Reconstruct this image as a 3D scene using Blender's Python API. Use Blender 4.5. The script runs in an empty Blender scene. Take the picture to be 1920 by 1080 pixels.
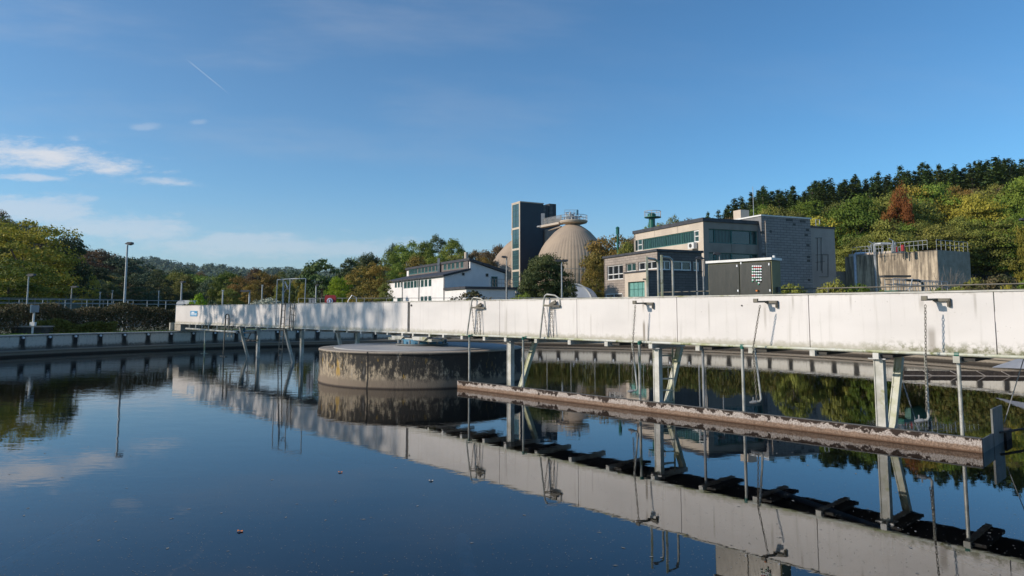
import bpy, math, random
import numpy as np
from mathutils import Matrix, Vector
random.seed(7); np.random.seed(7)
SC = bpy.context.scene
COL = SC.collection
PI = math.pi
# ------------------------------------------------------------------ camera
FPX, PITCH, PY0, CAMH = 1290.0, 0.0905, 466.6, 2.3
cd = bpy.data.cameras.new('camera'); cam = bpy.data.objects.new('camera', cd); COL.objects.link(cam)
cam.location = (0, 0, CAMH); cam.rotation_euler = (PI/2 + PITCH, 0, 0)
cd.sensor_width = 36; cd.lens = 36*FPX/1920; cd.shift_y = -(540-PY0)/1920
cd.clip_start = 0.1; cd.clip_end = 12000
SC.camera = cam
# ------------------------------------------------------------------ light
SUN_EL = math.radians(24.5)
SUNV = Vector((-.955, -.29, 0)).normalized()*math.cos(SUN_EL); SUNV.z = math.sin(SUN_EL)
sl = bpy.data.lights.new('sun', 'SUN'); sl.energy = 3.9; sl.angle = math.radians(.55); sl.color = (1, .89, .77)
so = bpy.data.objects.new('sun', sl); COL.objects.link(so); so.location = (-30, -10, 40)
so.rotation_euler = SUNV.to_track_quat('Z', 'Y').to_euler()
SC.view_settings.view_transform = 'Standard'; SC.view_settings.look = 'None'
SC.view_settings.exposure = 0.2; SC.view_settings.gamma = 1
SC.cycles.max_bounces = 8; SC.cycles.transparent_max_bounces = 10
SC.cycles.diffuse_bounces = 3; SC.cycles.glossy_bounces = 3
SC.cycles.use_denoising = True

class NT:
    def __init__(s, tree): s.t = tree; s.n = tree.nodes; s.l = tree.links
    def new(s, typ, **kw):
        n = s.n.new(typ)
        for k, v in kw.items(): setattr(n, k, v)
        return n
    def put(s, sock, v):
        if isinstance(v, bpy.types.NodeSocket): s.l.new(v, sock)
        elif v is not None:
            if isinstance(v, (tuple, list)) and len(v) == 3 and sock.type == 'RGBA': v = (*v, 1)
            sock.default_value = v
    def m(s, op, a, b=None, c=None, clamp=False):
        n = s.new('ShaderNodeMath', operation=op, use_clamp=clamp)
        s.put(n.inputs[0], a)
        if b is not None: s.put(n.inputs[1], b)
        if c is not None: s.put(n.inputs[2], c)
        return n.outputs[0]
    def ss(s, v, a, b):           # smoothstep a..b -> 0..1
        n = s.new('ShaderNodeMapRange', interpolation_type='SMOOTHSTEP')
        s.put(n.inputs[0], v); s.put(n.inputs[1], a); s.put(n.inputs[2], b); return n.outputs[0]
    def mix(s, f, a, b):
        n = s.new('ShaderNodeMix', data_type='RGBA')
        s.put(n.inputs[0], f); s.put(n.inputs[6], a); s.put(n.inputs[7], b); return n.outputs[2]
    def noise(s, vec, scale, detail=4, rough=.55, col=False):
        n = s.new('ShaderNodeTexNoise'); s.put(n.inputs['Vector'], vec)
        n.inputs['Scale'].default_value = scale; n.inputs['Detail'].default_value = detail; n.inputs['Roughness'].default_value = rough
        return n.outputs[1 if col else 0]
    def map(s, vec, scale=(1, 1, 1), loc=(0, 0, 0)):
        n = s.new('ShaderNodeMapping'); s.put(n.inputs[0], vec); n.inputs[1].default_value = loc; n.inputs[3].default_value = scale; return n.outputs[0]
    def obj(s): return s.new('ShaderNodeTexCoord').outputs['Object']
    def sep(s, v):
        n = s.new('ShaderNodeSeparateXYZ'); s.put(n.inputs[0], v); return n.outputs
    def comb(s, x, y, z):
        n = s.new('ShaderNodeCombineXYZ'); s.put(n.inputs[0], x); s.put(n.inputs[1], y); s.put(n.inputs[2], z); return n.outputs[0]
# ------------------------------------------------------------------ sky
W = bpy.data.worlds.new('World'); SC.world = W; W.use_nodes = True
w = NT(W.node_tree); w.n.clear()
sky = w.new('ShaderNodeTexSky', sky_type='NISHITA', sun_disc=False)
sky.sun_elevation = SUN_EL; sky.sun_rotation = math.atan2(SUNV.x, SUNV.y)
sky.altitude = 200; sky.air_density = 1.0; sky.dust_density = .35; sky.ozone_density = 3.6
gen = w.new('ShaderNodeTexCoord').outputs['Generated']
X, Y, Z = w.sep(gen)
Yc = w.m('MAXIMUM', Y, .02)
U = w.m('DIVIDE', X, Yc); V = w.m('DIVIDE', Z, Yc)
n1 = w.noise(w.map(w.comb(U, V, 0), (1, 3.6, 1), (3.1, .4, 0)), 8, 9, .68)
n2 = w.noise(w.map(w.comb(w.m('ADD', U, w.m('MULTIPLY', V, 1.6)), V, 0), (.5, 2.0, 1), (1.7, 5, 0)), 4.5, 7, .6)
n1f = w.noise(w.map(w.comb(U, V, 0), (1, 2.6, 1), (9, 2, 0)), 26, 6, .65)
def ell(px, py, a, b, k=0.0, amp=2.4, lo=.18, hi=.62):
    u0, v0 = (px-960)/1295, (583.8-py)/1295; a /= 1295; b /= 1295
    du = w.m('SUBTRACT', U, u0); dv = w.m('SUBTRACT', w.m('SUBTRACT', V, v0), w.m('MULTIPLY', du, -k))
    r = w.m('SQRT', w.m('ADD', w.m('POWER', w.m('ABSOLUTE', w.m('DIVIDE', du, a)), 2.), w.m('POWER', w.m('ABSOLUTE', w.m('DIVIDE', dv, b)), 2.)))
    e = w.m('ADD', w.m('ADD', w.m('SUBTRACT', 1.0, r), w.m('MULTIPLY', w.m('SUBTRACT', n1, .5), amp)), w.m('MULTIPLY', w.m('SUBTRACT', n1f, .5), .9))
    return w.ss(e, lo, hi+.25)
cl = w.m('MULTIPLY', ell(70, 288, 260, 46, .15, 2.3, .15, .75), .95)
for (px, py, a, b, k, s_) in ((60, 330, 110, 13, .05, .6), (300, 338, 120, 16, .06, .6), (257, 231, 40, 11, .02, .22), (357, 222, 26, 9, -.1, .18),
                              (50, 392, 240, 44, .12, .5), (250, 430, 330, 44, .1, .45), (450, 455, 380, 40, .03, .4), (150, 372, 40, 9, 0, .3), (580, 462, 320, 34, 0, .3), (530, 440, 40, 10, 0, .35)):
    cl = w.m('MAXIMUM', cl, w.m('MULTIPLY', ell(px, py, a, b, k), s_))
veil = w.m('MULTIPLY', w.ss(n2, .42, .78), w.m('MULTIPLY', w.m('MULTIPLY', w.ss(V, .06, .26), w.m('MULTIPLY_ADD', w.ss(U, -.5, .35), -.75, 1.0)), .26))
# a thin vapour trail
def trail(px0, py0, px1, py1, wd):
    u0, v0, u1, v1 = (px0-960)/1295, (583.8-py0)/1295, (px1-960)/1295, (583.8-py1)/1295
    k = (v1-v0)/(u1-u0)
    d = w.m('ABSOLUTE', w.m('SUBTRACT', w.m('SUBTRACT', V, v0), w.m('MULTIPLY', w.m('SUBTRACT', U, u0), k)))
    f = w.m('SUBTRACT', 1, w.ss(d, 0, wd/1295))
    return w.m('MULTIPLY', f, w.m('MULTIPLY', w.ss(U, u0-.002, u0+.01), w.m('SUBTRACT', 1, w.ss(U, u1-.03, u1))))
cl = w.m('MAXIMUM', cl, w.m('MULTIPLY', trail(330, 98, 420, 171, 1.5), .38))
haze = w.m('MULTIPLY', w.m('SUBTRACT', 1, w.ss(V, .0, .20)), .42)
front = w.ss(Y, .02, .12)
tint = w.new('ShaderNodeMix', data_type='RGBA', blend_type='MULTIPLY'); tint.inputs[0].default_value = 1; w.l.new(sky.outputs[0], tint.inputs[6]); w.put(tint.inputs[7], w.mix(w.m('MULTIPLY', w.ss(U, -.5, .5), w.ss(Y, .02, .12)), (.74, .98, 1.06), (.56, .90, 1.04)))
base = w.mix(w.m('MULTIPLY', w.m('ADD', veil, haze), front), tint.outputs[2], (3.6, 3.9, 4.5))
colr = w.mix(w.m('MULTIPLY', cl, front), base, (5.2, 5.4, 5.8))
bg = w.new('ShaderNodeBackground'); w.put(bg.inputs[0], colr); bg.inputs[1].default_value = .122
w.l.new(bg.outputs[0], w.new('ShaderNodeOutputWorld').inputs[0])

# ------------------------------------------------------------------ photo measurement helpers (turn a measured direction and a distance into metres)
CP, SP = math.cos(PITCH), math.sin(PITCH)
def ray(px, py):
    a = (px-960)/FPX; b = (PY0-py)/FPX
    return (a, CP - b*SP, SP + b*CP)
def at(px, py, D):                       # point at ground distance y = D
    r = ray(px, py); t = D/r[1]; return (r[0]*t, D, CAMH + r[2]*t)
def xy(px, D): return ((px-960)/1294.9*D, D)
class Line:                               # a vertical plane through A along d
    def __init__(s, A, d): L = math.hypot(d[0], d[1]); s.A = (A[0], A[1]); s.d = (d[0]/L, d[1]/L)
    def hit(s, px, py=560):
        r = ray(px, py); dx, dy = s.d
        det = r[0]*(-dy) + dx*r[1]
        t = (s.A[0]*(-dy) + dx*s.A[1])/det
        q = (r[0]*t - s.A[0], r[1]*t - s.A[1])
        return q[0]*dx + q[1]*dy, CAMH + r[2]*t
    def s(s, px, py=560): return s.hit(px, py)[0]
    def z(s, px, py): return s.hit(px, py)[1]
    def p(s, k, z=0, off=0): return (s.A[0] + s.d[0]*k + s.d[1]*off, s.A[1] + s.d[1]*k - s.d[0]*off, z)   # off: towards viewer-right of d
# ------------------------------------------------------------------ mesh helpers
class MB:
    def __init__(s): s.v = []; s.f = []; s.uv = []; s.has = False
    def add(s, vs, fs, uvs=None):
        o = len(s.v); s.v += [tuple(x) for x in vs]
        for i, f in enumerate(fs):
            s.f.append(tuple(o+k for k in f)); s.uv.append(uvs[i] if uvs else None)
            if uvs: s.has = True
        return s
    def quad(s, a, b, c, d, uv=None): return s.add([a, b, c, d], [(0, 1, 2, 3)], [uv] if uv else None)
    def box(s, c, size, rz=0, M=None):
        hx, hy, hz = size[0]/2, size[1]/2, size[2]/2; cs, sn = math.cos(rz), math.sin(rz)
        vs = []
        for x in (-hx, hx):
            for y in (-hy, hy):
                for z in (-hz, hz): vs.append((c[0]+x*cs-y*sn, c[1]+x*sn+y*cs, c[2]+z))
        return s.add(vs, [(0, 1, 3, 2), (4, 6, 7, 5), (0, 4, 5, 1), (2, 3, 7, 6), (0, 2, 6, 4), (1, 5, 7, 3)])
    def bar(s, p, q, wd, hd, up=(0, 0, 1)):         # rectangular bar from p to q
        p, q = Vector(p), Vector(q); d = (q-p).normalized(); u = Vector(up)
        if abs(d.dot(u)) > .98: u = Vector((1, 0, 0))
        a = d.cross(u).normalized()*wd/2; b = a.cross(d).normalized()*hd/2
        vs = [p-a-b, p+a-b, p+a+b, p-a+b, q-a-b, q+a-b, q+a+b, q-a+b]
        return s.add(vs, [(0, 1, 2, 3), (7, 6, 5, 4), (0, 4, 5, 1), (1, 5, 6, 2), (2, 6, 7, 3), (3, 7, 4, 0)])
    def tube(s, pts, r, n=8, r2=None, cap=True):
        pts = [Vector(p) for p in pts]; rings = []; vs = []; m = len(pts)
        pa = None
        for i, p in enumerate(pts):
            d = (pts[min(i+1, m-1)] - pts[max(i-1, 0)]).normalized()
            if pa is None:
                a = d.cross(Vector((0, 0, 1)) if abs(d.z) < .9 else Vector((1, 0, 0))).normalized()
            else: a = (pa - d*pa.dot(d)).normalized()
            pa = a; b = d.cross(a); rr = r if r2 is None else r + (r2-r)*i/(m-1)
            for k in range(n):
                t = 2*PI*k/n; vs.append(p + (a*math.cos(t) + b*math.sin(t))*rr)
        fs = [(i*n+k, i*n+(k+1) % n, (i+1)*n+(k+1) % n, (i+1)*n+k) for i in range(m-1) for k in range(n)]
        if cap: fs += [tuple(range(n))[::-1], tuple((m-1)*n+k for k in range(n))]
        return s.add(vs, fs)
    def lathe(s, prof, c=(0, 0, 0), n=32, a0=0, a1=2*PI, rmod=None):
        full = abs(a1-a0-2*PI) < 1e-6; N = n if full else n+1; vs = []
        for i in range(N):
            t = a0 + (a1-a0)*i/n; k = 1 if rmod is None else rmod(i)
            for (r, z) in prof: vs.append((c[0]+r*k*math.cos(t), c[1]+r*k*math.sin(t), c[2]+z))
        m = len(prof)
        fs = [(i*m+j, ((i+1) % N)*m+j, ((i+1) % N)*m+j+1, i*m+j+1) for i in range(n) for j in range(m-1)]
        return s.add(vs, fs)
    def cyl(s, c, r, h, n=16): return s.lathe([(0.0001, 0), (r, 0), (r, h), (0.0001, h)], c, n)
    def prism(s, poly, ext):             # poly: planar 3D points, ext: vector
        n = len(poly); e = ext
        vs = list(poly) + [(p[0]+e[0], p[1]+e[1], p[2]+e[2]) for p in poly]
        return s.add(vs, [tuple(range(n)), tuple(range(2*n-1, n-1, -1))] + [(i, n+i, n+(i+1) % n, (i+1) % n) for i in range(n)])
def link(o, parent=None):
    COL.objects.link(o)
    if parent is not None: o.parent = parent
    return o
def tag(o, label=None, cat=None, group=None, kind=None):
    if label: o['label'] = label
    if cat: o['category'] = cat
    if group: o['group'] = group
    if kind: o['kind'] = kind
    return o
BASIS = {}
def thing(name, label, cat, loc=(0, 0, 0), rz=0, group=None):
    o = bpy.data.objects.new(name, None); o.empty_display_size = .2
    o.location = loc; o.rotation_euler = (0, 0, rz); link(o); tag(o, label, cat, group)
    BASIS[o.name] = (Matrix.Translation(loc) @ Matrix.Rotation(rz, 4, 'Z')).inverted()
    return o
def obj(name, mb, mat, parent=None, loc=None, local=False, smooth=True):
    me = bpy.data.meshes.new(name)
    vs = mb.v
    M = None
    if parent is not None and not local: M = BASIS.get(parent.name)
    if parent is None and loc is not None and not local: M = Matrix.Translation(loc).inverted()
    a = np.array([tuple(v) for v in vs], dtype=float)
    if M is not None:
        m = np.array(M); a = a @ m[:3, :3].T + m[:3, 3]
    me.from_pydata(a.tolist(), [], mb.f)
    if mb.has:
        uvl = me.uv_layers.new(name='UVMap'); k = 0
        for f, u in zip(mb.f, mb.uv):
            for j in range(len(f)):
                if u: uvl.data[k].uv = u[j]
                k += 1
    me.update()
    if smooth:
        me.polygons.foreach_set('use_smooth', [True]*len(me.polygons)); me.set_sharp_from_angle(angle=math.radians(32))
    me.materials.append(mat)
    o = bpy.data.objects.new(name, me)
    if parent is None and loc is not None: o.location = loc
    link(o, parent)
    if parent is not None: BASIS[o.name] = BASIS.get(parent.name)
    return o
# ------------------------------------------------------------------ materials
MATS = {}
def newmat(name):
    m = bpy.data.materials.new(name); m.use_nodes = True; t = NT(m.node_tree); t.n.clear()
    out = t.new('ShaderNodeOutputMaterial'); b = t.new('ShaderNodeBsdfPrincipled'); t.l.new(b.outputs[0], out.inputs[0])
    return m, t, b, out
def pm(name, c1, c2=None, scale=3, rough=.7, metal=0, bump=0, stretch=(1, 1, 1), lo=.35, hi=.68, c3=None, s3=20, lo3=.6, hi3=.7, spec=.5):
    m, t, b, out = newmat(name); co = t.map(t.obj(), stretch)
    n = t.noise(co, scale, 5, .6)
    c = t.mix(t.ss(n, lo, hi), c1, c2 or tuple(x*.8 for x in c1))
    if c3: c = t.mix(t.ss(t.noise(co, s3, 4, .65), lo3, hi3), c, c3)
    t.put(b.inputs['Base Color'], c); b.inputs['Roughness'].default_value = rough; b.inputs['Metallic'].default_value = metal
    b.inputs['Specular IOR Level'].default_value = spec
    if bump:
        bn = t.new('ShaderNodeBump'); bn.inputs['Strength'].default_value = bump; bn.inputs['Distance'].default_value = .02
        t.put(bn.inputs['Height'], t.noise(co, scale*6, 5, .7)); t.l.new(bn.outputs[0], b.inputs['Normal'])
    MATS[name] = m; return m
M = MATS
pm('galv', (.34, .34, .33), (.22, .22, .21), 4, .5, .5, 0)
pm('weathered_white', (.55, .53, .48), (.34, .33, .27), 3, .55, 0, .1, c3=(.22, .22, .07), s3=2.5, lo3=.56, hi3=.75)
pm('algae_steel', (.50, .50, .45), (.30, .31, .16), 2.2, .6, .1, .1, c3=(.15, .16, .05), s3=5, lo3=.55, hi3=.7)
pm('pipe_pale', (.42, .41, .37), (.27, .27, .23), 5, .45, .2, 0, c3=(.25, .26, .08), s3=3, lo3=.58, hi3=.75)
pm('dark_metal', (.05, .05, .05), (.09, .085, .075), 6, .6, .3)
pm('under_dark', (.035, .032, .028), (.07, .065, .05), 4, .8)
pm('concrete', (.36, .33, .28), (.25, .23, .19), 1.5, .9, 0, .3, c3=(.12, .11, .09), s3=4, lo3=.58, hi3=.72)
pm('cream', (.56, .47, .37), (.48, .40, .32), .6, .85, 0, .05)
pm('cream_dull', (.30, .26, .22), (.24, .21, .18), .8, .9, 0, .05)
pm('white_render', (.78, .75, .72), (.68, .66, .64), .5, .9)
pm('brown_clad', (.16, .135, .12), (.12, .10, .09), .7, .7)
pm('roof_dark', (.035, .035, .04), (.06, .06, .065), 2, .6)
pm('roof_grey', (.22, .22, .22), (.14, .14, .14), .6, .9)
pm('frame_white', (.72, .70, .66), (.6, .6, .57), 5, .5)
pm('frame_teal', (.05, .16, .14), (.04, .12, .11), 5, .5)
pm('green_paint', (.012, .12, .08), (.008, .09, .065), 4, .4)
pm('gate_teal', (.16, .36, .31), (.12, .28, .25), 3, .5)
pm('navy_clad', (.008, .020, .034), (.011, .026, .042), .4, .45)
pm('grey_box', (.30, .31, .32), (.24, .25, .26), 3, .6)
pm('blue_sign', (.07, .30, .52), (.05, .25, .45), 3, .4)
pm('sign_white', (.75, .78, .8), None, 3, .5)
pm('blue_steel', (.07, .20, .30), (.06, .20, .30), 5, .5)
pm('red_paint', (.35, .02, .025), (.28, .02, .02), 4, .5)
pm('blue_white', (.55, .62, .75), None, 4, .5)
pm('soil', (.05, .055, .02), (.03, .035, .015), 1, .95, 0, .4)
pm('bark', (.10, .075, .05), (.05, .04, .03), 6, .95, 0, .4, stretch=(1, 1, .3))
pm('twig', (.20, .18, .15), (.12, .10, .09), 6, .9)
pm('old_steel', (.16, .145, .11), (.09, .08, .065), 6, .6, .2, c3=(.20, .19, .08), s3=9)
pm('chain_steel', (.06, .055, .045), (.14, .13, .10), 8, .6, .3)
pm('rust_wood', (.060, .044, .033), (.028, .021, .017), 9, .9, 0, .5, c3=(.24, .20, .16), s3=22, lo3=.62, hi3=.72)
pm('pale_bar', (.42, .36, .30), (.33, .28, .24), 4, .7)
pm('lamp_head', (.035, .035, .038), (.06, .06, .06), 5, .5)
pm('pole_paint', (.40, .42, .43), (.3, .32, .33), 3, .45, .3)
pm('stack_grey', (.03, .035, .04), (.05, .05, .05), .8, .6)
pm('button_red', (.5, .03, .03)); pm('button_green', (.02, .25, .12)); pm('button_black', (.02, .02, .02)); pm('orange', (.6, .18, .03))
pm('dull_steel', (.17, .17, .16), (.11, .115, .10), 3, .6, .2, c3=(.10, .11, .05), s3=5)
pm('tarp_grey', (.30, .31, .33), (.24, .25, .27), 2, .7)
pm('pale_shadow_roof', (.62, .66, .72), (.55, .58, .64), 1, .6)

def glass(name, tint, rough=.08):
    m, t, b, out = newmat(name)
    o = t.obj(); X_, Y_, Z_ = t.sep(o)
    n = t.noise(t.map(o, (1.3, 1.3, .2)), 1.4, 3)
    t.put(b.inputs['Base Color'], t.mix(n, tuple(x*.6 for x in tint), tint)); b.inputs['Roughness'].default_value = rough
    b.inputs['Specular IOR Level'].default_value = .8
    MATS[name] = m
glass('glass_dark', (.02, .025, .03)); glass('glass_teal', (.03, .075, .07), .2); glass('glass_tower', (.05, .10, .11), .12)
def curtain(name, ca, cb):
    m, t, b, out = newmat(name); uv = t.new('ShaderNodeTexCoord').outputs['UV']
    X_, Y_, Z_ = t.sep(uv)
    s_ = t.m('ABSOLUTE', t.m('SUBTRACT', t.m('FRACT', t.m('ADD', t.m('MULTIPLY', X_, 2.6), t.m('MULTIPLY', t.noise(uv, 1.2, 2), .8))), .5))
    t.put(b.inputs['Base Color'], t.mix(t.ss(s_, .1, .4), ca, cb)); b.inputs['Roughness'].default_value = .25; MATS[name] = m
curtain('teal_curtain', (.012, .035, .035), (.035, .085, .078)); curtain('teal_curtain_pale', (.03, .07, .06), (.09, .16, .14))
def bricks(name, c1, c2, mortar, sc=1.0, bw=.9, rh=.3, patches=False):
    m, t, b, out = newmat(name); uv = t.new('ShaderNodeTexCoord').outputs['UV']
    n = t.new('ShaderNodeTexBrick'); t.put(n.inputs['Vector'], uv); n.offset = .5
    t.put(n.inputs['Color1'], c1); t.put(n.inputs['Color2'], c2); t.put(n.inputs['Mortar'], mortar)
    n.inputs['Scale'].default_value = sc; n.inputs['Mortar Size'].default_value = .02; n.inputs['Brick Width'].default_value = bw; n.inputs['Row Height'].default_value = rh
    c = t.mix(t.m('MULTIPLY', t.ss(t.noise(t.obj(), .7, 5), .4, .75), .35), n.outputs[0], tuple(x*.45 for x in c1))
    t.put(b.inputs['Base Color'], c); b.inputs['Roughness'].default_value = .9
    bn = t.new('ShaderNodeBump'); bn.inputs['Strength'].default_value = .5; bn.inputs['Distance'].default_value = .03
    t.put(bn.inputs['Height'], t.m('SUBTRACT', 1, n.outputs[1])); t.l.new(bn.outputs[0], b.inputs['Normal']); MATS[name] = m
bricks('block_pale', (.36, .30, .25), (.31, .26, .22), (.20, .17, .14), 1, .7, .22)
bricks('block_grey', (.30, .28, .27), (.25, .235, .225), (.11, .10, .10), 1, .8, .26)
bricks('block_dark', (.15, .135, .13), (.12, .11, .105), (.07, .065, .06), 1, .7, .22)
# bridge panels: white paint
STREAKS = [(9.86, .05, 2.15, 1.5, .85), (9.98, .035, 2.1, 1.5, .5), (9.85, .04, 2.62, 2.3, .7), (12.9, .04, 2.5, 1.9, .35), (15.93, .09, 2.1, 1.5, .6), (15.8, .05, 2.6, 2.3, .5), (5.0, .03, 2.5, 1.5, .3), (8.2, .03, 2.3, 1.5, .25), (11.6, .03, 2.6, 1.8, .3), (14.6, .03, 2.7, 2.3, .4), (16.6, .03, 2.7, 2.2, .4), (-1.0, .03, 2.6, 2.1, .3), (3.3, .03, 2.7, 2.3, .4), (13.5, .03, 2.7, 2.3, .4), (-5.2, .03, 2.6, 1.6, .2)]

m, t, b, out = newmat('panel_white'); o = t.obj(); X_, Y_, Z_ = t.sep(o)
runs = t.noise(t.map(o, (5.5, 5.5, .25)), 1.6, 4, .6); fine = t.noise(o, 9, 6, .7); big = t.noise(t.map(o, (.35, 1, .8)), 1.1, 3)
c = t.mix(t.ss(big, .35, .7), (.66, .62, .58), (.57, .535, .50))
c = t.mix(t.m('MULTIPLY', t.ss(runs, .54, .74), .5), c, (.40, .37, .32))
foot = t.m('SUBTRACT', 1, t.ss(t.m('ADD', Z_, t.m('MULTIPLY', t.m('SUBTRACT', fine, .5), -.28)), 1.60, 1.75))
lip = t.ss(t.m('ADD', Z_, t.m('MULTIPLY', t.m('SUBTRACT', fine, .5), .22)), 2.585, 2.68)
c = t.mix(t.m('MULTIPLY', foot, .75), c, (.27, .25, .16)); c = t.mix(t.m('MULTIPLY', lip, .75), c, (.26, .23, .17))
low = t.m('SUBTRACT', 1, t.ss(Z_, 1.55, 2.15)); c = t.mix(t.m('MULTIPLY', low, .12), c, (.5, .45, .4))
bear = t.ss(X_, 14.6, 15.6); c = t.mix(t.m('MULTIPLY', bear, t.m('MULTIPLY', t.ss(fine, .45, .6), t.m('SUBTRACT', 1, t.ss(Z_, 1.58, 1.85)))), c, (.13, .13, .06))
spot = t.ss(t.noise(o, 26, 2), .72, .76); c = t.mix(t.m('MULTIPLY', spot, .5), c, (.25, .22, .18))
def streak(x0, w0, zt_, zb_, amt):
    global c
    d_ = t.m('ABSOLUTE', t.m('ADD', t.m('SUBTRACT', X_, x0), t.m('MULTIPLY', t.m('SUBTRACT', runs, .5), .05)))
    f = t.m('MULTIPLY', t.m('SUBTRACT', 1, t.ss(d_, w0*.2, w0)), t.m('MULTIPLY', t.ss(Z_, zb_-.1, zb_+.25), t.m('SUBTRACT', 1, t.ss(Z_, zt_-.2, zt_))))
    c = t.mix(t.m('MULTIPLY', f, amt), c, (.16, .13, .09))
for (x0, w0, zt_, zb_, amt) in STREAKS: streak(x0, w0, zt_, zb_, amt)
t.put(b.inputs['Base Color'], c); b.inputs['Roughness'].default_value = .5
bn = t.new('ShaderNodeBump'); bn.inputs['Strength'].default_value = .25; bn.inputs['Distance'].default_value = .02
t.put(bn.inputs['Height'], t.noise(t.map(o, (1.2, 1, .8)), 2, 3)); t.l.new(bn.outputs[0], b.inputs['Normal']); M['panel_white'] = m
# brushed steel of the control cabinet, dark reflections put into its base colour
m, t, b, out = newmat('steel_brushed'); o = t.obj()
t.put(b.inputs['Base Color'], t.mix(t.noise(t.map(o, (8, 8, .5)), 3, 4), (.055, .053, .048), (.035, .035, .032)))
b.inputs['Metallic'].default_value = .55; t.put(b.inputs['Roughness'], t.m('MULTIPLY_ADD', t.noise(t.map(o, (6, 6, 1)), 5, 3), .2, .22)); M['steel_brushed'] = m
pm('steel_side', (.20, .18, .085), (.15, .135, .065), 2, .6, .2)
# scum baffle: pale crust on dark moss above, pinkish brown below
m, t, b, out = newmat('baffle_crust'); o = t.obj(); X_, Y_, Z_ = t.sep(o)
n1_ = t.noise(t.map(o, (1, 1, 1.4)), 7, 6, .68); n2_ = t.noise(o, 38, 5, .75); n3_ = t.noise(t.map(o, (1, 1, .6)), 3.2, 5, .7)
crust = t.mix(t.ss(n2_, .42, .62), (.46, .405, .355), (.20, .155, .13))
pink = t.mix(t.ss(n2_, .36, .64), (.29, .195, .135), (.12, .08, .055))
c = t.mix(t.ss(t.m('ADD', Z_, t.m('MULTIPLY', t.m('SUBTRACT', n1_, .5), .10)), .085, .125), pink, crust)
hole = t.m('MULTIPLY', t.ss(t.m('ADD', Z_, t.m('MULTIPLY', t.m('SUBTRACT', n3_, .5), .62)), .165, .19), t.ss(n1_, .36, .46))
c = t.mix(hole, c, (.03, .018, .012)); c = t.mix(t.m('SUBTRACT', 1, t.ss(t.m('ADD', Z_, t.m('MULTIPLY', t.m('SUBTRACT', n1_, .5), .04)), .0, .05)), c, (.10, .055, .03))
t.put(b.inputs['Base Color'], c); b.inputs['Roughness'].default_value = .95
bn = t.new('ShaderNodeBump'); bn.inputs['Strength'].default_value = .8; bn.inputs['Distance'].default_value = .03
t.put(bn.inputs['Height'], t.m('ADD', n1_, t.m('MULTIPLY', n2_, .5))); t.l.new(bn.outputs[0], b.inputs['Normal']); M['baffle_crust'] = m
# centre pier: blackened rough concrete with yellow lichen and a pale tide band
m, t, b, out = newmat('pier_concrete'); o = t.obj(); X_, Y_, Z_ = t.sep(o)
n1_ = t.noise(t.map(o, (1, 1, .45)), 2.6, 7, .72); n2_ = t.noise(t.map(o, (1, 1, .6)), 7, 7, .8); n3_ = t.noise(t.map(o, (1, 1, .35)), 3.2, 4, .6)
ang = t.m('ARCTAN2', Y_, X_)
shade_bias = t.ss(X_, -3.2, 1.6)  # shade of the pier's right side, painted in along with the stains
c = t.mix(t.ss(n2_, .35, .65), (.44, .355, .24), (.19, .15, .105))
drip = t.noise(t.map(o, (1, 1, .16)), 3.4, 6, .7); hz_ = t.m('MULTIPLY', t.m('SUBTRACT', Z_, .62), .22)
c = t.mix(t.ss(t.m('ADD', t.m('ADD', t.m('ADD', t.m('MULTIPLY', n1_, .4), t.m('MULTIPLY', drip, .6)), t.m('MULTIPLY', t.m('SUBTRACT', n2_, .5), .7)), t.m('ADD', hz_, t.m('MULTIPLY', shade_bias, .15))), .44, .60), c, (.032, .029, .024))
c = t.mix(t.m('MULTIPLY', t.ss(t.noise(o, 22, 4, .8), .5, .7), .4), c, (.07, .055, .04))
lich = t.m('MULTIPLY', t.ss(n3_, .60, .68), t.m('MULTIPLY', t.ss(Z_, .25, .4), t.m('SUBTRACT', 1, t.ss(Z_, .75, .95))))
c = t.mix(t.m('MULTIPLY', lich, .8), c, (.36, .22, .04))
c = t.mix(t.m('SUBTRACT', 1, t.ss(t.m('ADD', Z_, t.m('MULTIPLY', t.m('SUBTRACT', n1_, .5), .3)), .17, .34)), c, (.20, .155, .11))
c = t.mix(t.m('SUBTRACT', 1, t.ss(Z_, .01, .07)), c, (.055, .04, .03))
c = t.mix(t.ss(Z_, 1.035, 1.06), c, (.36, .30, .235))
crack = t.m('SUBTRACT', 1, t.ss(t.m('ABSOLUTE', t.m('ADD', t.m('SUBTRACT', ang, -1.93), t.m('MULTIPLY', t.m('SUBTRACT', n2_, .5), .012))), .004, .012))
c = t.mix(crack, c, (.01, .01, .01))
wt = t.ss(t.noise(t.map(o, (1, 1, .25)), 5.5, 5, .7), .60, .72); c = t.mix(t.m('MULTIPLY', wt, t.m('MULTIPLY', t.ss(Z_, .2, .4), .55)), c, (.34, .31, .27))
t.put(b.inputs['Base Color'], c); b.inputs['Roughness'].default_value = .95
bn = t.new('ShaderNodeBump'); bn.inputs['Strength'].default_value = .9; bn.inputs['Distance'].default_value = .05
t.put(bn.inputs['Height'], t.m('ADD', n2_, n1_)); t.l.new(bn.outputs[0], b.inputs['Normal']); M['pier_concrete'] = m
pm('pier_top', (.33, .32, .30), (.26, .26, .26), .5, .85)
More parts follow.
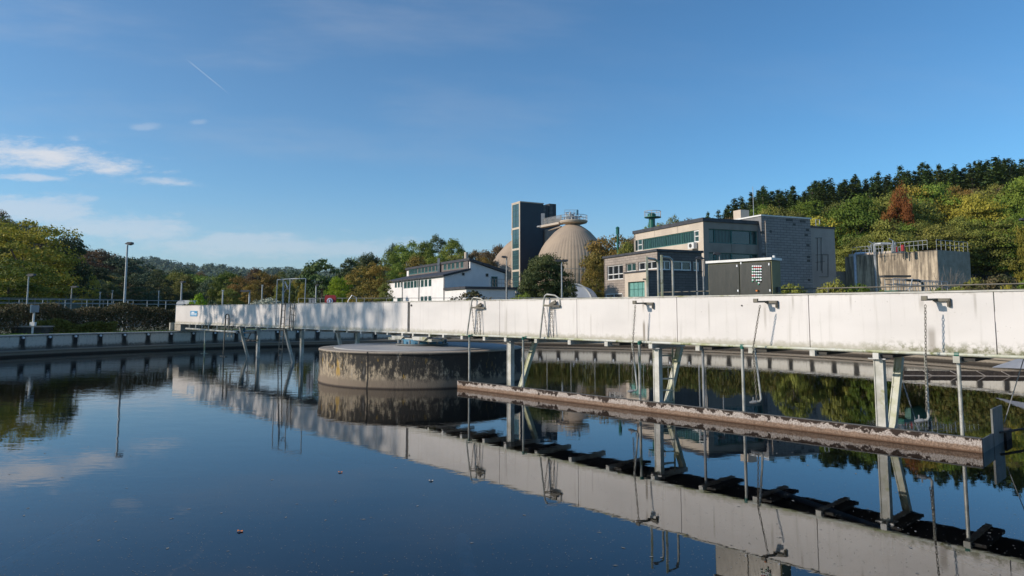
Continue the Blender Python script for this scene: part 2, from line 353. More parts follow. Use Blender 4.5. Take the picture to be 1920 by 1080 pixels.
# tank wall: pale render panels, black runs at each joint, dark foot
m, t, b, out = newmat('tank_wall'); o = t.obj(); X_, Y_, Z_ = t.sep(o)
ang = t.m('ARCTAN2', Y_, X_); fr = t.m('PINGPONG', t.m('MULTIPLY', ang, 120/(2*PI)), .5)   # 0 at joints
zx = t.comb(t.m('MULTIPLY', ang, 24.4), 0, Z_)
nA = t.noise(t.map(zx, (4.5, 1, .7)), 2.2, 6, .7); nB = t.noise(t.map(zx, (7, 1, .5)), 1.3, 4, .6); nC = t.noise(zx, 9, 6, .7)
nD = t.noise(t.map(zx, (.8, 1, .0)), 1.0, 2)
joint = t.m('SUBTRACT', 1, t.ss(t.m('ADD', fr, t.m('MULTIPLY', t.m('SUBTRACT', nA, .5), .30)), .06, .17))
runs = t.m('MULTIPLY', t.ss(nB, .60, .74), .8)
c = t.mix(t.ss(nC, .4, .7), (.56, .52, .44), (.46, .43, .37))
c = t.mix(t.m('MULTIPLY', joint, t.m('MULTIPLY_ADD', nD, .5, .75)), c, (.018, .017, .015)); c = t.mix(runs, c, (.06, .055, .045))
foot = t.m('SUBTRACT', 1, t.ss(t.m('ADD', Z_, t.m('MULTIPLY', t.m('SUBTRACT', nC, .5), .5)), .40, .62))
c = t.mix(t.m('MULTIPLY', foot, .85), c, (.06, .052, .038))
c = t.mix(t.m('MULTIPLY', t.ss(t.m('ADD', Z_, t.m('MULTIPLY', t.m('SUBTRACT', nC, .5), .25)), .99, 1.06), .6), c, (.07, .065, .05))
c = t.mix(t.m('SUBTRACT', 1, t.ss(Z_, .33, .36)), c, (.24, .205, .16)); c = t.mix(t.m('SUBTRACT', 1, t.ss(t.m('ADD', Z_, t.m('MULTIPLY', t.m('SUBTRACT', nC, .5), .1)), .06, .16)), c, (.035, .028, .02))
t.put(b.inputs['Base Color'], c); b.inputs['Roughness'].default_value = .9; M['tank_wall'] = m
pm('coping', (.50, .48, .43), (.36, .34, .30), 3, .85, 0, .1)
# digester shell
pm('digester', (.40, .305, .215), (.31, .24, .175), .25, .8, .0, 0, stretch=(1, 1, .3))
# streaked tank concrete at right
m, t, b, out = newmat('streaked'); uv = t.new('ShaderNodeTexCoord').outputs['UV']; X_, Y_, Z_ = t.sep(uv)
nA = t.noise(t.map(uv, (1.6, .16, 1)), 1.6, 6, .65); nB = t.noise(uv, 2, 5)
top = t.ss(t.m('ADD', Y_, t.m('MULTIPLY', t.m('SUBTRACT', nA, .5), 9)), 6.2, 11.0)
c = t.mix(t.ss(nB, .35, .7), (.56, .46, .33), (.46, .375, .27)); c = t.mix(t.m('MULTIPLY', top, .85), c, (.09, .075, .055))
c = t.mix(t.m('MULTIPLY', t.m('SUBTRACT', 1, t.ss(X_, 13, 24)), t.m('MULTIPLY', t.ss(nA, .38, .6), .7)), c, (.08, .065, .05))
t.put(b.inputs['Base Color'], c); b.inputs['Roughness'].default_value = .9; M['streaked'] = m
# leaves
def leafmat(name, a, bcol, tr=.25):
    m, t, b, out = newmat(name)
    g = t.new('ShaderNodeNewGeometry').outputs['Random Per Island']; oi = t.new('ShaderNodeObjectInfo').outputs['Random']
    patch = t.noise(t.obj(), 2.6, 3)
    f = t.m('ADD', t.m('MULTIPLY', g, .45), t.m('MULTIPLY', t.ss(patch, .35, .65), .55))
    c = t.mix(f, a, bcol)
    hs = t.new('ShaderNodeHueSaturation'); t.put(hs.inputs['Color'], c)
    t.put(hs.inputs['Hue'], t.m('MULTIPLY_ADD', oi, .03, .48)); t.put(hs.inputs['Value'], t.m('MULTIPLY_ADD', t.m('FRACT', t.m('MULTIPLY', oi, 7.3)), .6, .7))
    t.put(b.inputs['Base Color'], hs.outputs[0]); b.inputs['Roughness'].default_value = .65; b.inputs['Specular IOR Level'].default_value = .25
    tl = t.new('ShaderNodeBsdfTranslucent'); t.put(tl.inputs[0], hs.outputs[0]); mx = t.new('ShaderNodeMixShader'); mx.inputs[0].default_value = tr
    t.l.new(b.outputs[0], mx.inputs[1]); t.l.new(tl.outputs[0], mx.inputs[2]); t.l.new(mx.outputs[0], out.inputs[0]); M[name] = m
leafmat('leaf_green', (.060, .110, .012), (.21, .27, .035), .25); leafmat('leaf_dark', (.025, .045, .016), (.085, .11, .035), .15)
leafmat('leaf_olive', (.10, .12, .022), (.28, .28, .055), .25); leafmat('leaf_yellow', (.17, .17, .02), (.42, .36, .05), .3)
leafmat('leaf_orange', (0.216, 0.090, 0.015), (0.405, 0.195, 0.037)); leafmat('leaf_lime', (0.162, 0.300, 0.019), (0.351, 0.495, 0.037), .4)
leafmat('leaf_brown', (0.115, 0.078, 0.037), (0.216, 0.158, 0.069)); leafmat('leaf_spruce', (.030, .060, .016), (.11, .15, .04), .1)
leafmat('leaf_autumn', (0.121, 0.128, 0.025), (0.297, 0.180, 0.037)); leafmat('leaf_bluegreen', (0.041, 0.075, 0.044), (0.095, 0.135, 0.062), .1)
leafmat('leaf_hedge', (.045, .065, .02), (.18, .13, .06), .15); leafmat('leaf_white', (0.405, 0.435, 0.300), (0.700, 0.700, 0.575), .1)
leafmat('leaf_gloss', (.035, .055, .014), (.15, .165, .05), .15); leafmat('leaf_bank', (.05, .085, .015), (.16, .12, .035), .2); leafmat('grass_blade', (0.068, 0.150, 0.019), (0.135, 0.255, 0.037), .3)

# ------------------------------------------------------------------ bridge frame
AL, CX, CY = .8254, -3.118, 24.08
BU = (math.cos(AL), -math.sin(AL)); BN = (-math.sin(AL), -math.cos(AL))       # along the bridge to the right, towards the camera
ZB, ZT, NF = 1.596, 2.644, .59
def B(t_, n, z): return (CX + BU[0]*t_ + BN[0]*n, CY + BU[1]*t_ + BN[1]*n, z)
def bl(n): return Line((CX + BN[0]*n, CY + BN[1]*n), BU)
def T(px, n=NF, py=640): return bl(n).hit(px, py)[0]
def Zb(px, py, n=NF): return bl(n).hit(px, py)[1]
RT, RP, ZP, ZR = 24.3, 3.43, 1.085, 1.12
# ------------------------------------------------------------------ ground with hills
S1 = [(-4000, 330), (-300, 330), (0, 386), (40, 400), (75, 424), (130, 445), (200, 468), (250, 478), (300, 500), (390, 515), (430, 545), (590, 545), (640, 492), (700, 474), (760, 458), (815, 446), (860, 450), (900, 466), (1000, 470), (1100, 450), (1200, 428), (1300, 404), (1370, 374), (1450, 354), (1560, 338), (1620, 331), (1700, 323), (1800, 306), (1920, 298), (2100, 285), (6000, 285)]
DH = [(-4000, 250), (400, 250), (640, 200), (1250, 180), (1400, 155), (6000, 155)]
S2 = [(-3000, 480), (200, 482), (330, 490), (400, 499), (560, 505), (800, 500), (6000, 500)]
def ip(tab, x):
    for (a, b_), (c_, d_) in zip(tab, tab[1:]):
        if x <= c_: return b_ + (d_-b_)*max(0, (x-a))/(c_-a)
    return tab[-1][1]
def sst(x, a, b_): k = min(1, max(0, (x-a)/(b_-a))); return k*k*(3-2*k)
def H(x, y):
    if y < 20: return 1.0
    px = 960 + 1294.9*x/y; dh = ip(DH, px)
    hh = max(0, CAMH + (583.8-ip(S1, px))/1294.9*dh - 14.5 - 1.0)
    k = max(0, min(1, (y-75)/(dh-75))); g = hh*(k*.75 + .25*k*k)
    if y > dh*1.15: g *= 1 - .8*sst(y, dh*1.15, dh*2.2)
    far = (583.8-ip(S2, px))/1294.9*1500 - 15
    g = max(g, far*sst(y, 650, 1500)*(1 + .04*math.sin(px*.05)))
    return 1.0 + g
def ground():
    mb = MB(); NA = 300; rads = [RT+.32, RT+.6, RT+1.5, RT+4, RT+9, 42, 50, 60] + [60*1.066**i for i in range(1, 66)]
    vs = []
    for i in range(NA):
        a = 2*PI*i/NA
        for r in rads:
            x, y = CX + r*math.cos(a), CY + r*math.sin(a); vs.append((x, y, H(x, y)))
    m_ = len(rads)
    mb.add(vs, [(i*m_+j, i*m_+j+1, ((i+1) % NA)*m_+j+1, ((i+1) % NA)*m_+j) for i in range(NA) for j in range(m_-1)])
    return mb
m, t, b, out = newmat('meadow'); o = t.obj(); n_ = t.noise(o, .25, 8, .7); n2_ = t.noise(o, 3, 5, .7)
c = t.mix(t.ss(n_, .4, .65), (.045, .065, .018), (.085, .075, .03)); c = t.mix(t.m('MULTIPLY', n2_, .5), c, (.03, .04, .012))
t.put(b.inputs['Base Color'], c); b.inputs['Roughness'].default_value = .95; M['meadow'] = m
tag(obj('ground', ground(), M['meadow']), kind='structure')
# ------------------------------------------------------------------ water
m, t, b, out = newmat('water'); t.n.remove(b); o = t.obj()
X_, Y_, Z_ = t.sep(o)
fx = t.new('ShaderNodeFresnel'); fx.inputs['IOR'].default_value = 1.6
bn = t.new('ShaderNodeBump'); bn.inputs['Strength'].default_value = .20; bn.inputs['Distance'].default_value = .02
rip = t.m('ADD', t.m('ADD', t.noise(t.map(o, (1, 1.6, 1)), 1.1, 3, .5), t.m('MULTIPLY', t.noise(t.map(o, (.8, 2.0, 1)), 4, 2, .5), .32)), t.m('MULTIPLY', t.noise(t.map(o, (1.0, 2.0, 1)), 11, 2, .5), .035))
calm = t.m('SUBTRACT', 1, t.m('MULTIPLY', t.ss(X_, -7, 5), .66))
t.put(bn.inputs['Height'], t.m('MULTIPLY', rip, t.m('MULTIPLY', calm, t.m('MULTIPLY_ADD', t.ss(Y_, 6, 30), .95, .35))))
t.l.new(bn.outputs[0], fx.inputs['Normal'])
gl = t.new('ShaderNodeBsdfGlossy'); gl.inputs['Roughness'].default_value = .012; gl.inputs['Color'].default_value = (.97, .98, 1, 1); t.l.new(bn.outputs[0], gl.inputs['Normal'])
tr = t.new('ShaderNodeBsdfTransparent'); tr.inputs[0].default_value = (.36, .44, .48, 1)
mx = t.new('ShaderNodeMixShader'); t.l.new(fx.outputs[0], mx.inputs[0]); t.l.new(tr.outputs[0], mx.inputs[1]); t.l.new(gl.outputs[0], mx.inputs[2]); t.l.new(mx.outputs[0], out.inputs[0])
M['water'] = m
mb = MB(); NW = 96; vs = [(CX, CY, 0)] + [(CX+(RT+.02)*math.cos(2*PI*i/NW), CY+(RT+.02)*math.sin(2*PI*i/NW), 0) for i in range(NW)]
mb.add(vs, [(0, i+1, (i+1) % NW + 1) for i in range(NW)])
tag(obj('water', mb, M['water']), kind='structure')
pm('tank_floor', (.010, .013, .012), (.006, .008, .008), .4, .95)
mb = MB(); mb.add([(x, y, z-2.2) for x, y, z in vs], [(0, i+1, (i+1) % NW + 1) for i in range(NW)])
tag(obj('tank_floor', mb, M['tank_floor']), kind='structure')
# ------------------------------------------------------------------ tank wall
tw = thing('tank_wall', 'round concrete settling tank wall with dark stained joints around the water', 'tank wall', (CX, CY, 0))
mb = MB(); mb.lathe([(RT+.32, -1), (RT+.32, 1.04), (RT+.02, 1.04), (RT+.02, .40), (RT-.10, .33), (RT-.10, .26), (RT+.0, .24), (RT+.0, -2.2)], (CX, CY, 0), 360)
obj('wall', mb, M['tank_wall'], tw)
mb = MB(); mb.lathe([(RT+.36, 1.0), (RT+.36, ZR), (RT-.05, ZR), (RT-.05, 1.055), (RT+.01, 1.055)], (CX, CY, 0), 360)
obj('coping', mb, M['coping'], tw)
me0 = None
for i in range(18, 76):
    a = 2*PI*i/120
    if me0 is None:
        mb = MB(); mb.tube([(0, 0, 0), (-.13, 0, 0)], .06, 8); o0 = obj('wall_boss', mb, M['sign_white'], tw, local=True); me0 = o0.data
    else: o0 = bpy.data.objects.new('wall_boss', me0); link(o0, tw)
    o0.location = ((RT+.05)*math.cos(a), (RT+.05)*math.sin(a), .965); o0.rotation_euler = (0, 0, a)
# ------------------------------------------------------------------ centre pier
pier = thing('central_pier', 'round stained concrete pier in the middle of the tank', 'pier', (CX, CY, 0))
mb = MB(); mb.lathe([(RP+.03, -2.2), (RP+.03, .05), (RP+.015, .22), (RP, .30), (RP, .98), (RP+.03, 1.01), (RP+.03, ZP-.015), (RP+.01, ZP), (RP-.45, ZP)], (CX, CY, 0), 120)
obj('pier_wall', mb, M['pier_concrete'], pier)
mb = MB(); mb.lathe([(RP-.45, ZP), (RP-.47, ZP+.03), (.001, ZP+.06)], (CX, CY, 0), 96)
obj('pier_top', mb, M['pier_top'], pier)
# pivot bearing
pv = thing('pivot_bearing', 'blue and rusty turntable under the middle of the white bridge', 'bearing', (CX, CY, ZP))
mb = MB(); mb.cyl((CX, CY, ZP+.07), .9, .04, 32); obj('base_plate', mb, M['dull_steel'], pv)
mb = MB(); mb.cyl((CX, CY, ZP+.11), .70, .15, 32); obj('turntable', mb, M['blue_steel'], pv)
for k in range(16):
    a = 2*PI*k/16; mb = MB(); mb.cyl((CX+.83*math.cos(a), CY+.83*math.sin(a), ZP+.12), .035, .12, 6); obj('bolt', mb, M['galv'], pv)
for (t0, t1) in ((-1.0, -.2), (.25, 1.15)):
    mb = MB(); q = [B(t0, .62, 1.45), B(t1, .62, 1.45), B(t1-.2, .62, 1.33), B(t0+.1, .62, 1.33)]
    mb.prism(q, (BN[0]*-.02, BN[1]*-.02, 0)); obj('gusset_plate', mb, M['weathered_white'], pv)
mb = MB(); mb.bar(B(-1.3, .3, 1.34), B(1.3, .3, 1.34), .5, .08); obj('carrier_beam', mb, M['weathered_white'], pv)

# ------------------------------------------------------------------ scraper bridge
br = thing('scraper_bridge', 'long white scraper bridge spanning the round tank', 'bridge', (CX, CY, 0), -AL)
seams = [T(p_, NF, 620) for p_ in (328, 427, 547, 718)] + [T(765, NF, 620)-.035] 
seams2 = [T(767.5, NF, 620)+.02] + [T(p_, NF, 620) for p_ in (937, 1082, 1270, 1518, 1867)] + [18.2, 21.5, 25]
TL = seams[0]
def panel_run(ss_):
    for a, b_ in zip(ss_, ss_[1:]):
        g = .008
        mb = MB(); n0 = NF
        mb.prism([B(a+g, n0, ZB), B(b_-g, n0, ZB), B(b_-g, n0, ZT-.02), B(a+g, n0, ZT-.02)], (-BN[0]*.05, -BN[1]*.05, 0))
        obj('parapet_panel', mb, M['panel_white'], br)
panel_run(seams); panel_run(seams2)
mb = MB(); mb.bar(B(TL, NF-.025, ZT-.01), B(25, NF-.025, ZT-.01), .09, .024); obj('parapet_cap', mb, M['weathered_white'], br)
mb = MB(); mb.bar(B(seams[-1]+.01, NF-.04, (ZB+ZT)/2-.01), B(seams2[0]-.01, NF-.04, (ZB+ZT)/2-.01), .05, ZT-ZB-.05); obj('joint_strip', mb, M['dark_metal'], br)
mb = MB(); mb.prism([B(TL, -NF, ZB), B(25, -NF, ZB), B(25, -NF, ZT-.35), B(TL, -NF, ZT-.35)], (BN[0]*.05, BN[1]*.05, 0)); obj('rear_panel', mb, M['panel_white'], br)
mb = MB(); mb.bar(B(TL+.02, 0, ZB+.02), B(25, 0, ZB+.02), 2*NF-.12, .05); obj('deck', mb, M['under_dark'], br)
mb = MB(); mb.bar(B(TL-.03, 0, 2.1), B(TL-.03, 0, 2.11), 1.2, .001); 
mb = MB(); mb.prism([B(TL-.025, NF, ZB), B(TL-.025, -NF, ZB), B(TL-.025, -NF, ZT), B(TL-.025, NF, ZT)], (BU[0]*.02, BU[1]*.02, 0)); obj('end_panel', mb, M['blue_steel'], br)
mb = MB(); mb.bar(B(TL, NF+.015, ZB-.02), B(T(868), NF+.015, ZB-.02), .05, .05); obj('bottom_flange', mb, M['weathered_white'], br)
# rail pipe at the front foot
TR0 = T(865)
mb = MB(); mb.tube([B(TR0-.1, NF+.07, ZB-.02), B(25, NF+.07, ZB-.02)], .030, 10); obj('foot_rail', mb, M['algae_steel'], br)
cbx = [424, 444, 461, 481, 502, 548, 573, 600, 628, 652, 678, 706, 728, 756, 776, 807, 833, 871, 913, 953, 1010, 1073, 1142, 1225, 1313, 1412, 1527, 1645, 1795]
for p_ in cbx:
    tt = T(p_); mb = MB(); big = p_ > 860
    h_ = .11 if big else .085
    mb.bar(B(tt, NF+(.12 if big else .05), ZB-.045-h_/2), B(tt, -NF-.06, ZB-.045-h_/2), .10 if big else .085, h_); obj('cross_beam', mb, M['weathered_white'], br)
for p_ in (355, 367, 379, 391, 407):
    tt = T(p_); mb = MB(); mb.bar(B(tt, NF+.03, ZB-.06), B(tt, NF+.03, ZB-.24), .05, .05); mb.bar(B(tt, NF+.03, ZB-.06), B(tt, -NF, ZB-.06), .06, .06); obj('hanger', mb, M['weathered_white'], br)
# dark slabs added as the shaded undersides of the right arm's cross beams
for a, b_ in ((882, 950), (985, 1070), (1150, 1185), (1205, 1295), (1320, 1395), (1420, 1440), (1530, 1590), (1650, 1700), (1800, 1860)):
    t0 = T(a); mb = MB(); mb.bar(B(t0+.1, NF+.03, ZB-.10), B(t0+.1, -NF, ZB-.10), .22, .05); obj('beam_underside', mb, M['under_dark'], br)
# transfer pipe at the left end
mb = MB(); mb.tube([B(T(350), NF+.06, Zb(350, 616)), B(T(445), NF+.06, Zb(443, 622.5))], .055, 10); obj('transfer_pipe', mb, M['pipe_pale'], br)
# carriage block on the rim
mb = MB(); mb.prism([B(TL-.25, NF-.02, ZR+.03), B(TL+.95, NF-.02, ZR+.03), B(TL+.95, NF-.02, ZB-.03), B(TL-.25, NF-.02, ZB-.03)], (-BN[0]*1.1, -BN[1]*1.1, 0)); obj('wheel_carriage', mb, M['concrete'], br)
mb = MB(); mb.bar(B(TL-.45, NF+.05, ZR+.02+.24), B(TL-.27, NF+.05, ZR+.02+.24), .3, .46); obj('bumper', mb, M['weathered_white'], br)
for dt in (.1, .7):
    mb = MB(); mb.tube([B(TL+dt, .3, ZR+.16), B(TL+dt, .12, ZR+.16)], .16, 18); obj('wheel', mb, M['dark_metal'], br)
# machinery hanging under the left arm
mb = MB()
for (a, ya, b_, yb) in ((448, 624, 480, 624), (452, 632, 476, 640), (470, 624, 462, 640), (450, 640, 482, 638)):
    mb.tube([B(T(a, 0), 0, Zb(a, ya, 0)), B(T(b_, 0), 0, Zb(b_, yb, 0))], .03, 6)
obj('drive_linkage', mb, M['dark_metal'], br)
mb = MB(); mb.tube([B(T(457, 0), 0, 1.5), B(T(457, 0), 0, 1.02)], .07, 10); obj('drive_motor', mb, M['blue_steel'], br)
# legs: vertical H posts and slanted posts
def hpost(name, p, q, wd, mat_):
    mb = MB(); p, q = Vector(p), Vector(q); a = Vector((BU[0], BU[1], 0)); nrm = Vector((BN[0], BN[1], 0))
    for sgn in (-1, 1): mb.bar(p+a*sgn*(wd/2-.01), q+a*sgn*(wd/2-.01), wd*.85, .02, up=(BU[0], BU[1], 0))
    mb.bar(p, q, .02, wd-.04, up=(BU[0], BU[1], 0)); mb.bar(p+nrm*wd*.3, q+nrm*wd*.3, .015, wd-.04, up=(BU[0], BU[1], 0))
    return obj(name, mb, mat_, br)
for p_ in (955, 1231, 1648):
    tt = T(p_, .55, 700); hpost('post', B(tt, .50, ZB-.17), B(tt, .50, -2), .165, M['weathered_white'])
    mb = MB(); mb.bar(B(tt, .63, ZB-.155), B(tt, .36, ZB-.155), .30, .022); obj('post_plate', mb, M['galv'], br)
for p_ in (953, 1225, 1645):
    tt = T(p_); hpost('slanted_post', B(tt, -.5, ZB-.17), B(tt, -.5+.62*2.2, ZB-.17-1.4*2.2), .135, M['algae_steel'])
for p_ in (446, 530, 628):
    tt = T(p_); hpost('slanted_post', B(tt, .5, ZB-.1), B(tt, .5-.42*2.2, ZB-.1-1.45*2.2), .13, M['weathered_white'])
for p_, n_ in ((484, -.25), (566, -.35), (670, -.4)):
    tt = T(p_, n_); hpost('post', B(tt, n_, ZB-.1), B(tt, n_, -2), .16, M['weathered_white'])
for p_ in (1313,):
    tt = T(p_); mb = MB(); mb.tube([B(tt, .5, ZB-.1), B(tt, .5, -1)], .03, 8); obj('thin_post', mb, M['galv'], br)
# drop pipes with green clamps to the baffle
for p_, nd in ((880, .78), (981, .78), (1199, .72), (1392, .66), (1796, .60)):
    tt = T(p_, nd, 665); mb = MB(); mb.tube([B(tt, nd, ZB-.05), B(tt, nd, -.3)], .031, 10); dp = obj('drop_pipe', mb, M['pipe_pale'], br)
    mb = MB(); mb.tube([B(tt, nd, ZB-.0), B(tt, nd, ZB-.08)], .040, 10); mb.tube([B(tt-.035, NF+.07, ZB-.02), B(tt+.035, NF+.07, ZB-.02)], .038, 10); obj('clamp', mb, M['green_paint'], dp)
# left drop pipe and foot
tt = T(384, .62); mb = MB(); mb.tube([B(tt, .62, 1.36), B(tt, .62, .0)], .04, 8); mb.bar(B(tt-.15, .62, .0), B(tt+.15, .62, .0), .3, .03); mb.bar(B(tt-.1, .62, 1.3), B(tt+.1, .62, 1.3), .1, .06); obj('drop_pipe', mb, M['algae_steel'], br)
# ladders
def ladder(name, tc, n, z0, z1, wd, lean=0, rung=.28, mat_='old_steel', r=.025):
    mb = MB()
    for s_ in (-1, 1): mb.bar(B(tc+s_*wd/2, n, z0), B(tc+s_*wd/2+lean, n, z1), .05, .03)
    rails = obj(name, mb, M[mat_], br); z = z0+.15
    while z < z1-.02:
        k = (z-z0)/(z1-z0)*lean; rb = MB(); rb.tube([B(tc-wd/2+k, n, z), B(tc+wd/2+k, n, z)], .014, 6); z += rung
        obj('rung', rb, M[mat_], rails)
    return rails
tb = T(523, .78, 680); tu = T(531, .78, 570)
ladder('access_ladder', tb+.05, .78, -.35, 2.70, .36, tu-tb)
ladder('access_ladder', T(549, .66, 590)-.15, .66, 1.45, 2.72, .36, .1)
mb = MB(); zt2 = 3.72
pts = [T(519, .7, 530), T(530, .7, 530), T(543, .7, 530), T(556, .7, 530)]
for k, tt in enumerate(pts): mb.tube([B(tt, .7 if k < 3 else .3, 1.7 if k < 2 else 2.6), B(tt+.05, .7 if k < 3 else .3, zt2)], .022, 6)
mb.tube([B(pts[0]+.05, .7, zt2), B(pts[1]+.05, .7, zt2), B(pts[2]+.05, .7, zt2), B(pts[3]+.05, .3, zt2)], .022, 6)
mb.tube([B(pts[0]-.6, .1, 2.6), B(pts[0]-.6, .1, 3.55), B(pts[0]-.45, .1, 3.66), B(pts[0]-.1, .1, 3.3)], .03, 6)
mb.tube([B(pts[0]-.5, .1, 3.2), B(pts[0]+.8, .3, 3.72)], .016, 6)
obj('ladder_handrail', mb, M['pole_paint'], br)
# small sampling ladder at 427
tc = T(423, .8, 600); mb = MB()
mb.tube([B(T(418, .8, 670), .8, -.6), B(tc, .8, Zb(427, 590, .8)-.02), B(tc+.15, .8, Zb(427, 589, .8)), B(tc+.38, .8, Zb(432, 590, .8)), B(tc+.45, .8, 2.0), B(tc+.48, .8, 1.35)], .035, 6)
mb.bar(B(tc, .8, 1.92), B(tc+.4, .8, 1.92), .04, .04); mb.bar(B(T(414, .8, 668), .8, .02), B(T(424, .8, 668), .8, .02), .12, .03)
obj('sampling_frame', mb, M['old_steel'], br)
for p_ in (427, 434):
    tt = T(p_, .3); mb = MB(); mb.bar(B(tt, .3, 1.5), B(tt, .3, .95), .07, .07); obj('hanging_stub', mb, M['weathered_white'], br)
# rear handrail
mb = MB(); nb = -NF
T0r = T(1238, nb, 548); mb.tube([B(T0r, nb, 2.78), B(25, nb, 2.78)], .014, 8); mb.tube([B(T0r, nb, 2.68), B(25, nb, 2.68)], .009, 6)
for k in range(9): mb.tube([B(T0r+k*2.1, nb, 2.2), B(T0r+k*2.1, nb, 2.86 if k == 6 else 2.78)], .014, 6)
obj('rear_handrail', mb, M['old_steel'], br)
# tall scaffolding hoops on the bridge deck
for p_ in (1213.5, 1241):
    tt = T(p_, .45, 520); mb = MB(); zt3 = Zb(p_, 481 if p_ < 1220 else 478, .45)
    mb.bar(B(tt, .45, 1.65), B(tt, .45, zt3), .045, .045); obj('hoop_post', mb, M['algae_steel'], br)
    mb = MB(); mb.tube([B(tt, .42, zt3-.04), B(tt, .12, zt3-.05), B(tt, .02, zt3-.10), B(tt, .0, zt3-.2), B(tt, .0, 1.65)], .028, 8); obj('hoop_pipe', mb, M['pipe_pale'], br)
# blue sign
ts = T(361.5); mb = MB(); zs0, zs1 = Zb(361, 593), Zb(361, 583); hw = (T(368)-T(355))/2
mb.bar(B(ts-hw, NF+.012, (zs0+zs1)/2), B(ts+hw, NF+.012, (zs0+zs1)/2), .012, zs1-zs0); sg = obj('sign_board', mb, M['blue_sign'], br)
mb = MB(); H_ = zs1-zs0
for k in range(3): mb.bar(B(ts-hw*.8+(k == 0)*.1, NF+.021, zs0+H_*(.72-.22*k)), B(ts+hw*(.85 if k else .2), NF+.021, zs0+H_*(.72-.22*k)), .004, .035 if k else .07)
obj('sign_lettering', mb, M['sign_white'], sg)
# small scratches/plates: bolt spot
mb = MB(); mb.tube([B(T(1393), NF, 2.42), B(T(1393), NF+.012, 2.42)], .018, 8); obj('bolt', mb, M['dark_metal'], br)
mb = MB(); mb.tube([B(T(771), NF, 2.50), B(T(771), NF+.03, 2.50)], .035, 8); obj('drain_plug', mb, M['dark_metal'], br)
# curved davit pipes
for p_, ph, yb_, yt_ in ((873, 886, 657, 558), (1010, 1022, 660, 552)):
    t0 = T(p_, .85, yb_-6); zt4 = Zb(ph, yt_, .72)
    t1 = T(ph, .72, yt_)
    mb = MB(); mb.tube([B(t0, .80, ZB-.02), B(t1-.02, .74, zt4-.14), B(t1, .73, zt4-.04), B(t1+.05, .70, zt4), B(t1+.28, .63, zt4-.03), B(t1+.42, .60, zt4-.12), B(t1+.45, .60, zt4-.30)], .024, 8); obj('davit_pipe', mb, M['pipe_pale'], br)
    zz = zt4-.30; mb = MB(); mb.bar(B(t1-.02, .74, zz), B(t1+.46, .63, zz-.02), .06, .05); mb.bar(B(t1+.12, .66, zz), B(t1+.34, .66, zz+.1), .05, .09); obj('davit_bracket', mb, M['old_steel'], br)
# chain brackets
for p_, y_ in ((1190, 569), (1417, 566), (1733, 562)):
    t0 = T(p_, NF+.35, y_); zb_ = Zb(p_, y_, NF+.35)
    mb = MB(); mb.bar(B(t0-.02, NF+.36, zb_), B(t0+.10, NF, zb_+.01), .07, .035); mb.bar(B(t0+.04, NF+.03, zb_), B(t0+.3, NF+.03, zb_), .05, .05); mb.bar(B(t0-.04, NF+.36, zb_+.03), B(t0+.05, NF+.36, zb_+.03), .05, .07)
    mb.bar(B(t0+.28, NF+.03, zb_+.01), B(t0+.28, NF+.03, zb_-.12), .05, .04); obj('chain_bracket', mb, M['old_steel'], br)
# ------------------------------------------------------------------ chains
def chain_mesh(pts, pitch=.05):
    mb = MB(); k = 0
    for a, b_ in zip(pts, pts[1:]):
        a, b_ = Vector(a), Vector(b_); L = (b_-a).length; n = max(1, int(L/pitch)); d = (b_-a)/L
        s1 = d.cross(Vector((1, 0, 0))).normalized(); s2 = d.cross(s1)
        for i in range(n):
            c = a + d*((i+.5)*L/n); s_ = s1 if k % 2 else s2; k += 1
            ring = [c + d*(.034*math.cos(q*PI/4)) + s_*(.017*math.sin(q*PI/4)) for q in range(9)]
            mb.tube(ring, .006, 4, cap=False)
    return mb
chains = []
def hang(label, pts, **kw):
    o_ = obj('hanging_chain', chain_mesh(pts), M['chain_steel'], loc=pts[0]); tag(o_, label, 'chain', 'chains hanging from the bridge'); return o_
def sag(p, q, s_, n=8):
    return [tuple(Vector(p).lerp(Vector(q), i/n) - Vector((0, 0, s_*4*(i/n)*(1-i/n)))) for i in range(n+1)]
n_c = NF+.34
t0 = T(1191, n_c, 575); hang('steel chain hanging over the bridge side, left of the ladder behind the slanted post', [B(t0, n_c, Zb(1191, 573, n_c)), B(T(1187, n_c, 640), n_c, 1.6), B(T(1186, n_c, 730), n_c, .62)])
t0 = T(1425, n_c, 574); hang('steel chain on the bridge side below the control cabinet', [B(t0, n_c, Zb(1425, 573, n_c)), B(T(1412, n_c, 655), n_c, 1.55), B(T(1419, n_c, 755), n_c, .52)])
t0 = T(1735, n_c, 574); hang('nearest steel chain, on the bridge side right of the widest post', [B(t0, n_c, Zb(1735, 572, n_c)), B(T(1738, n_c, 790), n_c, .62)])
for (p_, lab, ytop) in ((895, 'looped chain hanging from the left davit pipe over the pier', 572), (1031, 'looped chain hanging from the right davit pipe beside the pier', 570)):
    zz = Zb(p_, ytop, .68); a0 = T(p_-6, .68, 600); a1 = T(p_+2, .68, 600)
    hang(lab, sag(B(a0-.12, .68, zz), B(a0+.05, .70, ZB+.02), .04, 3) + sag(B(a0+.12, .68, ZB+.02), B(a1, .68, zz-.03), .02, 3) + sag(B(a1+.03, .68, zz-.03), B(a1+.1, .68, ZB), .02, 3))
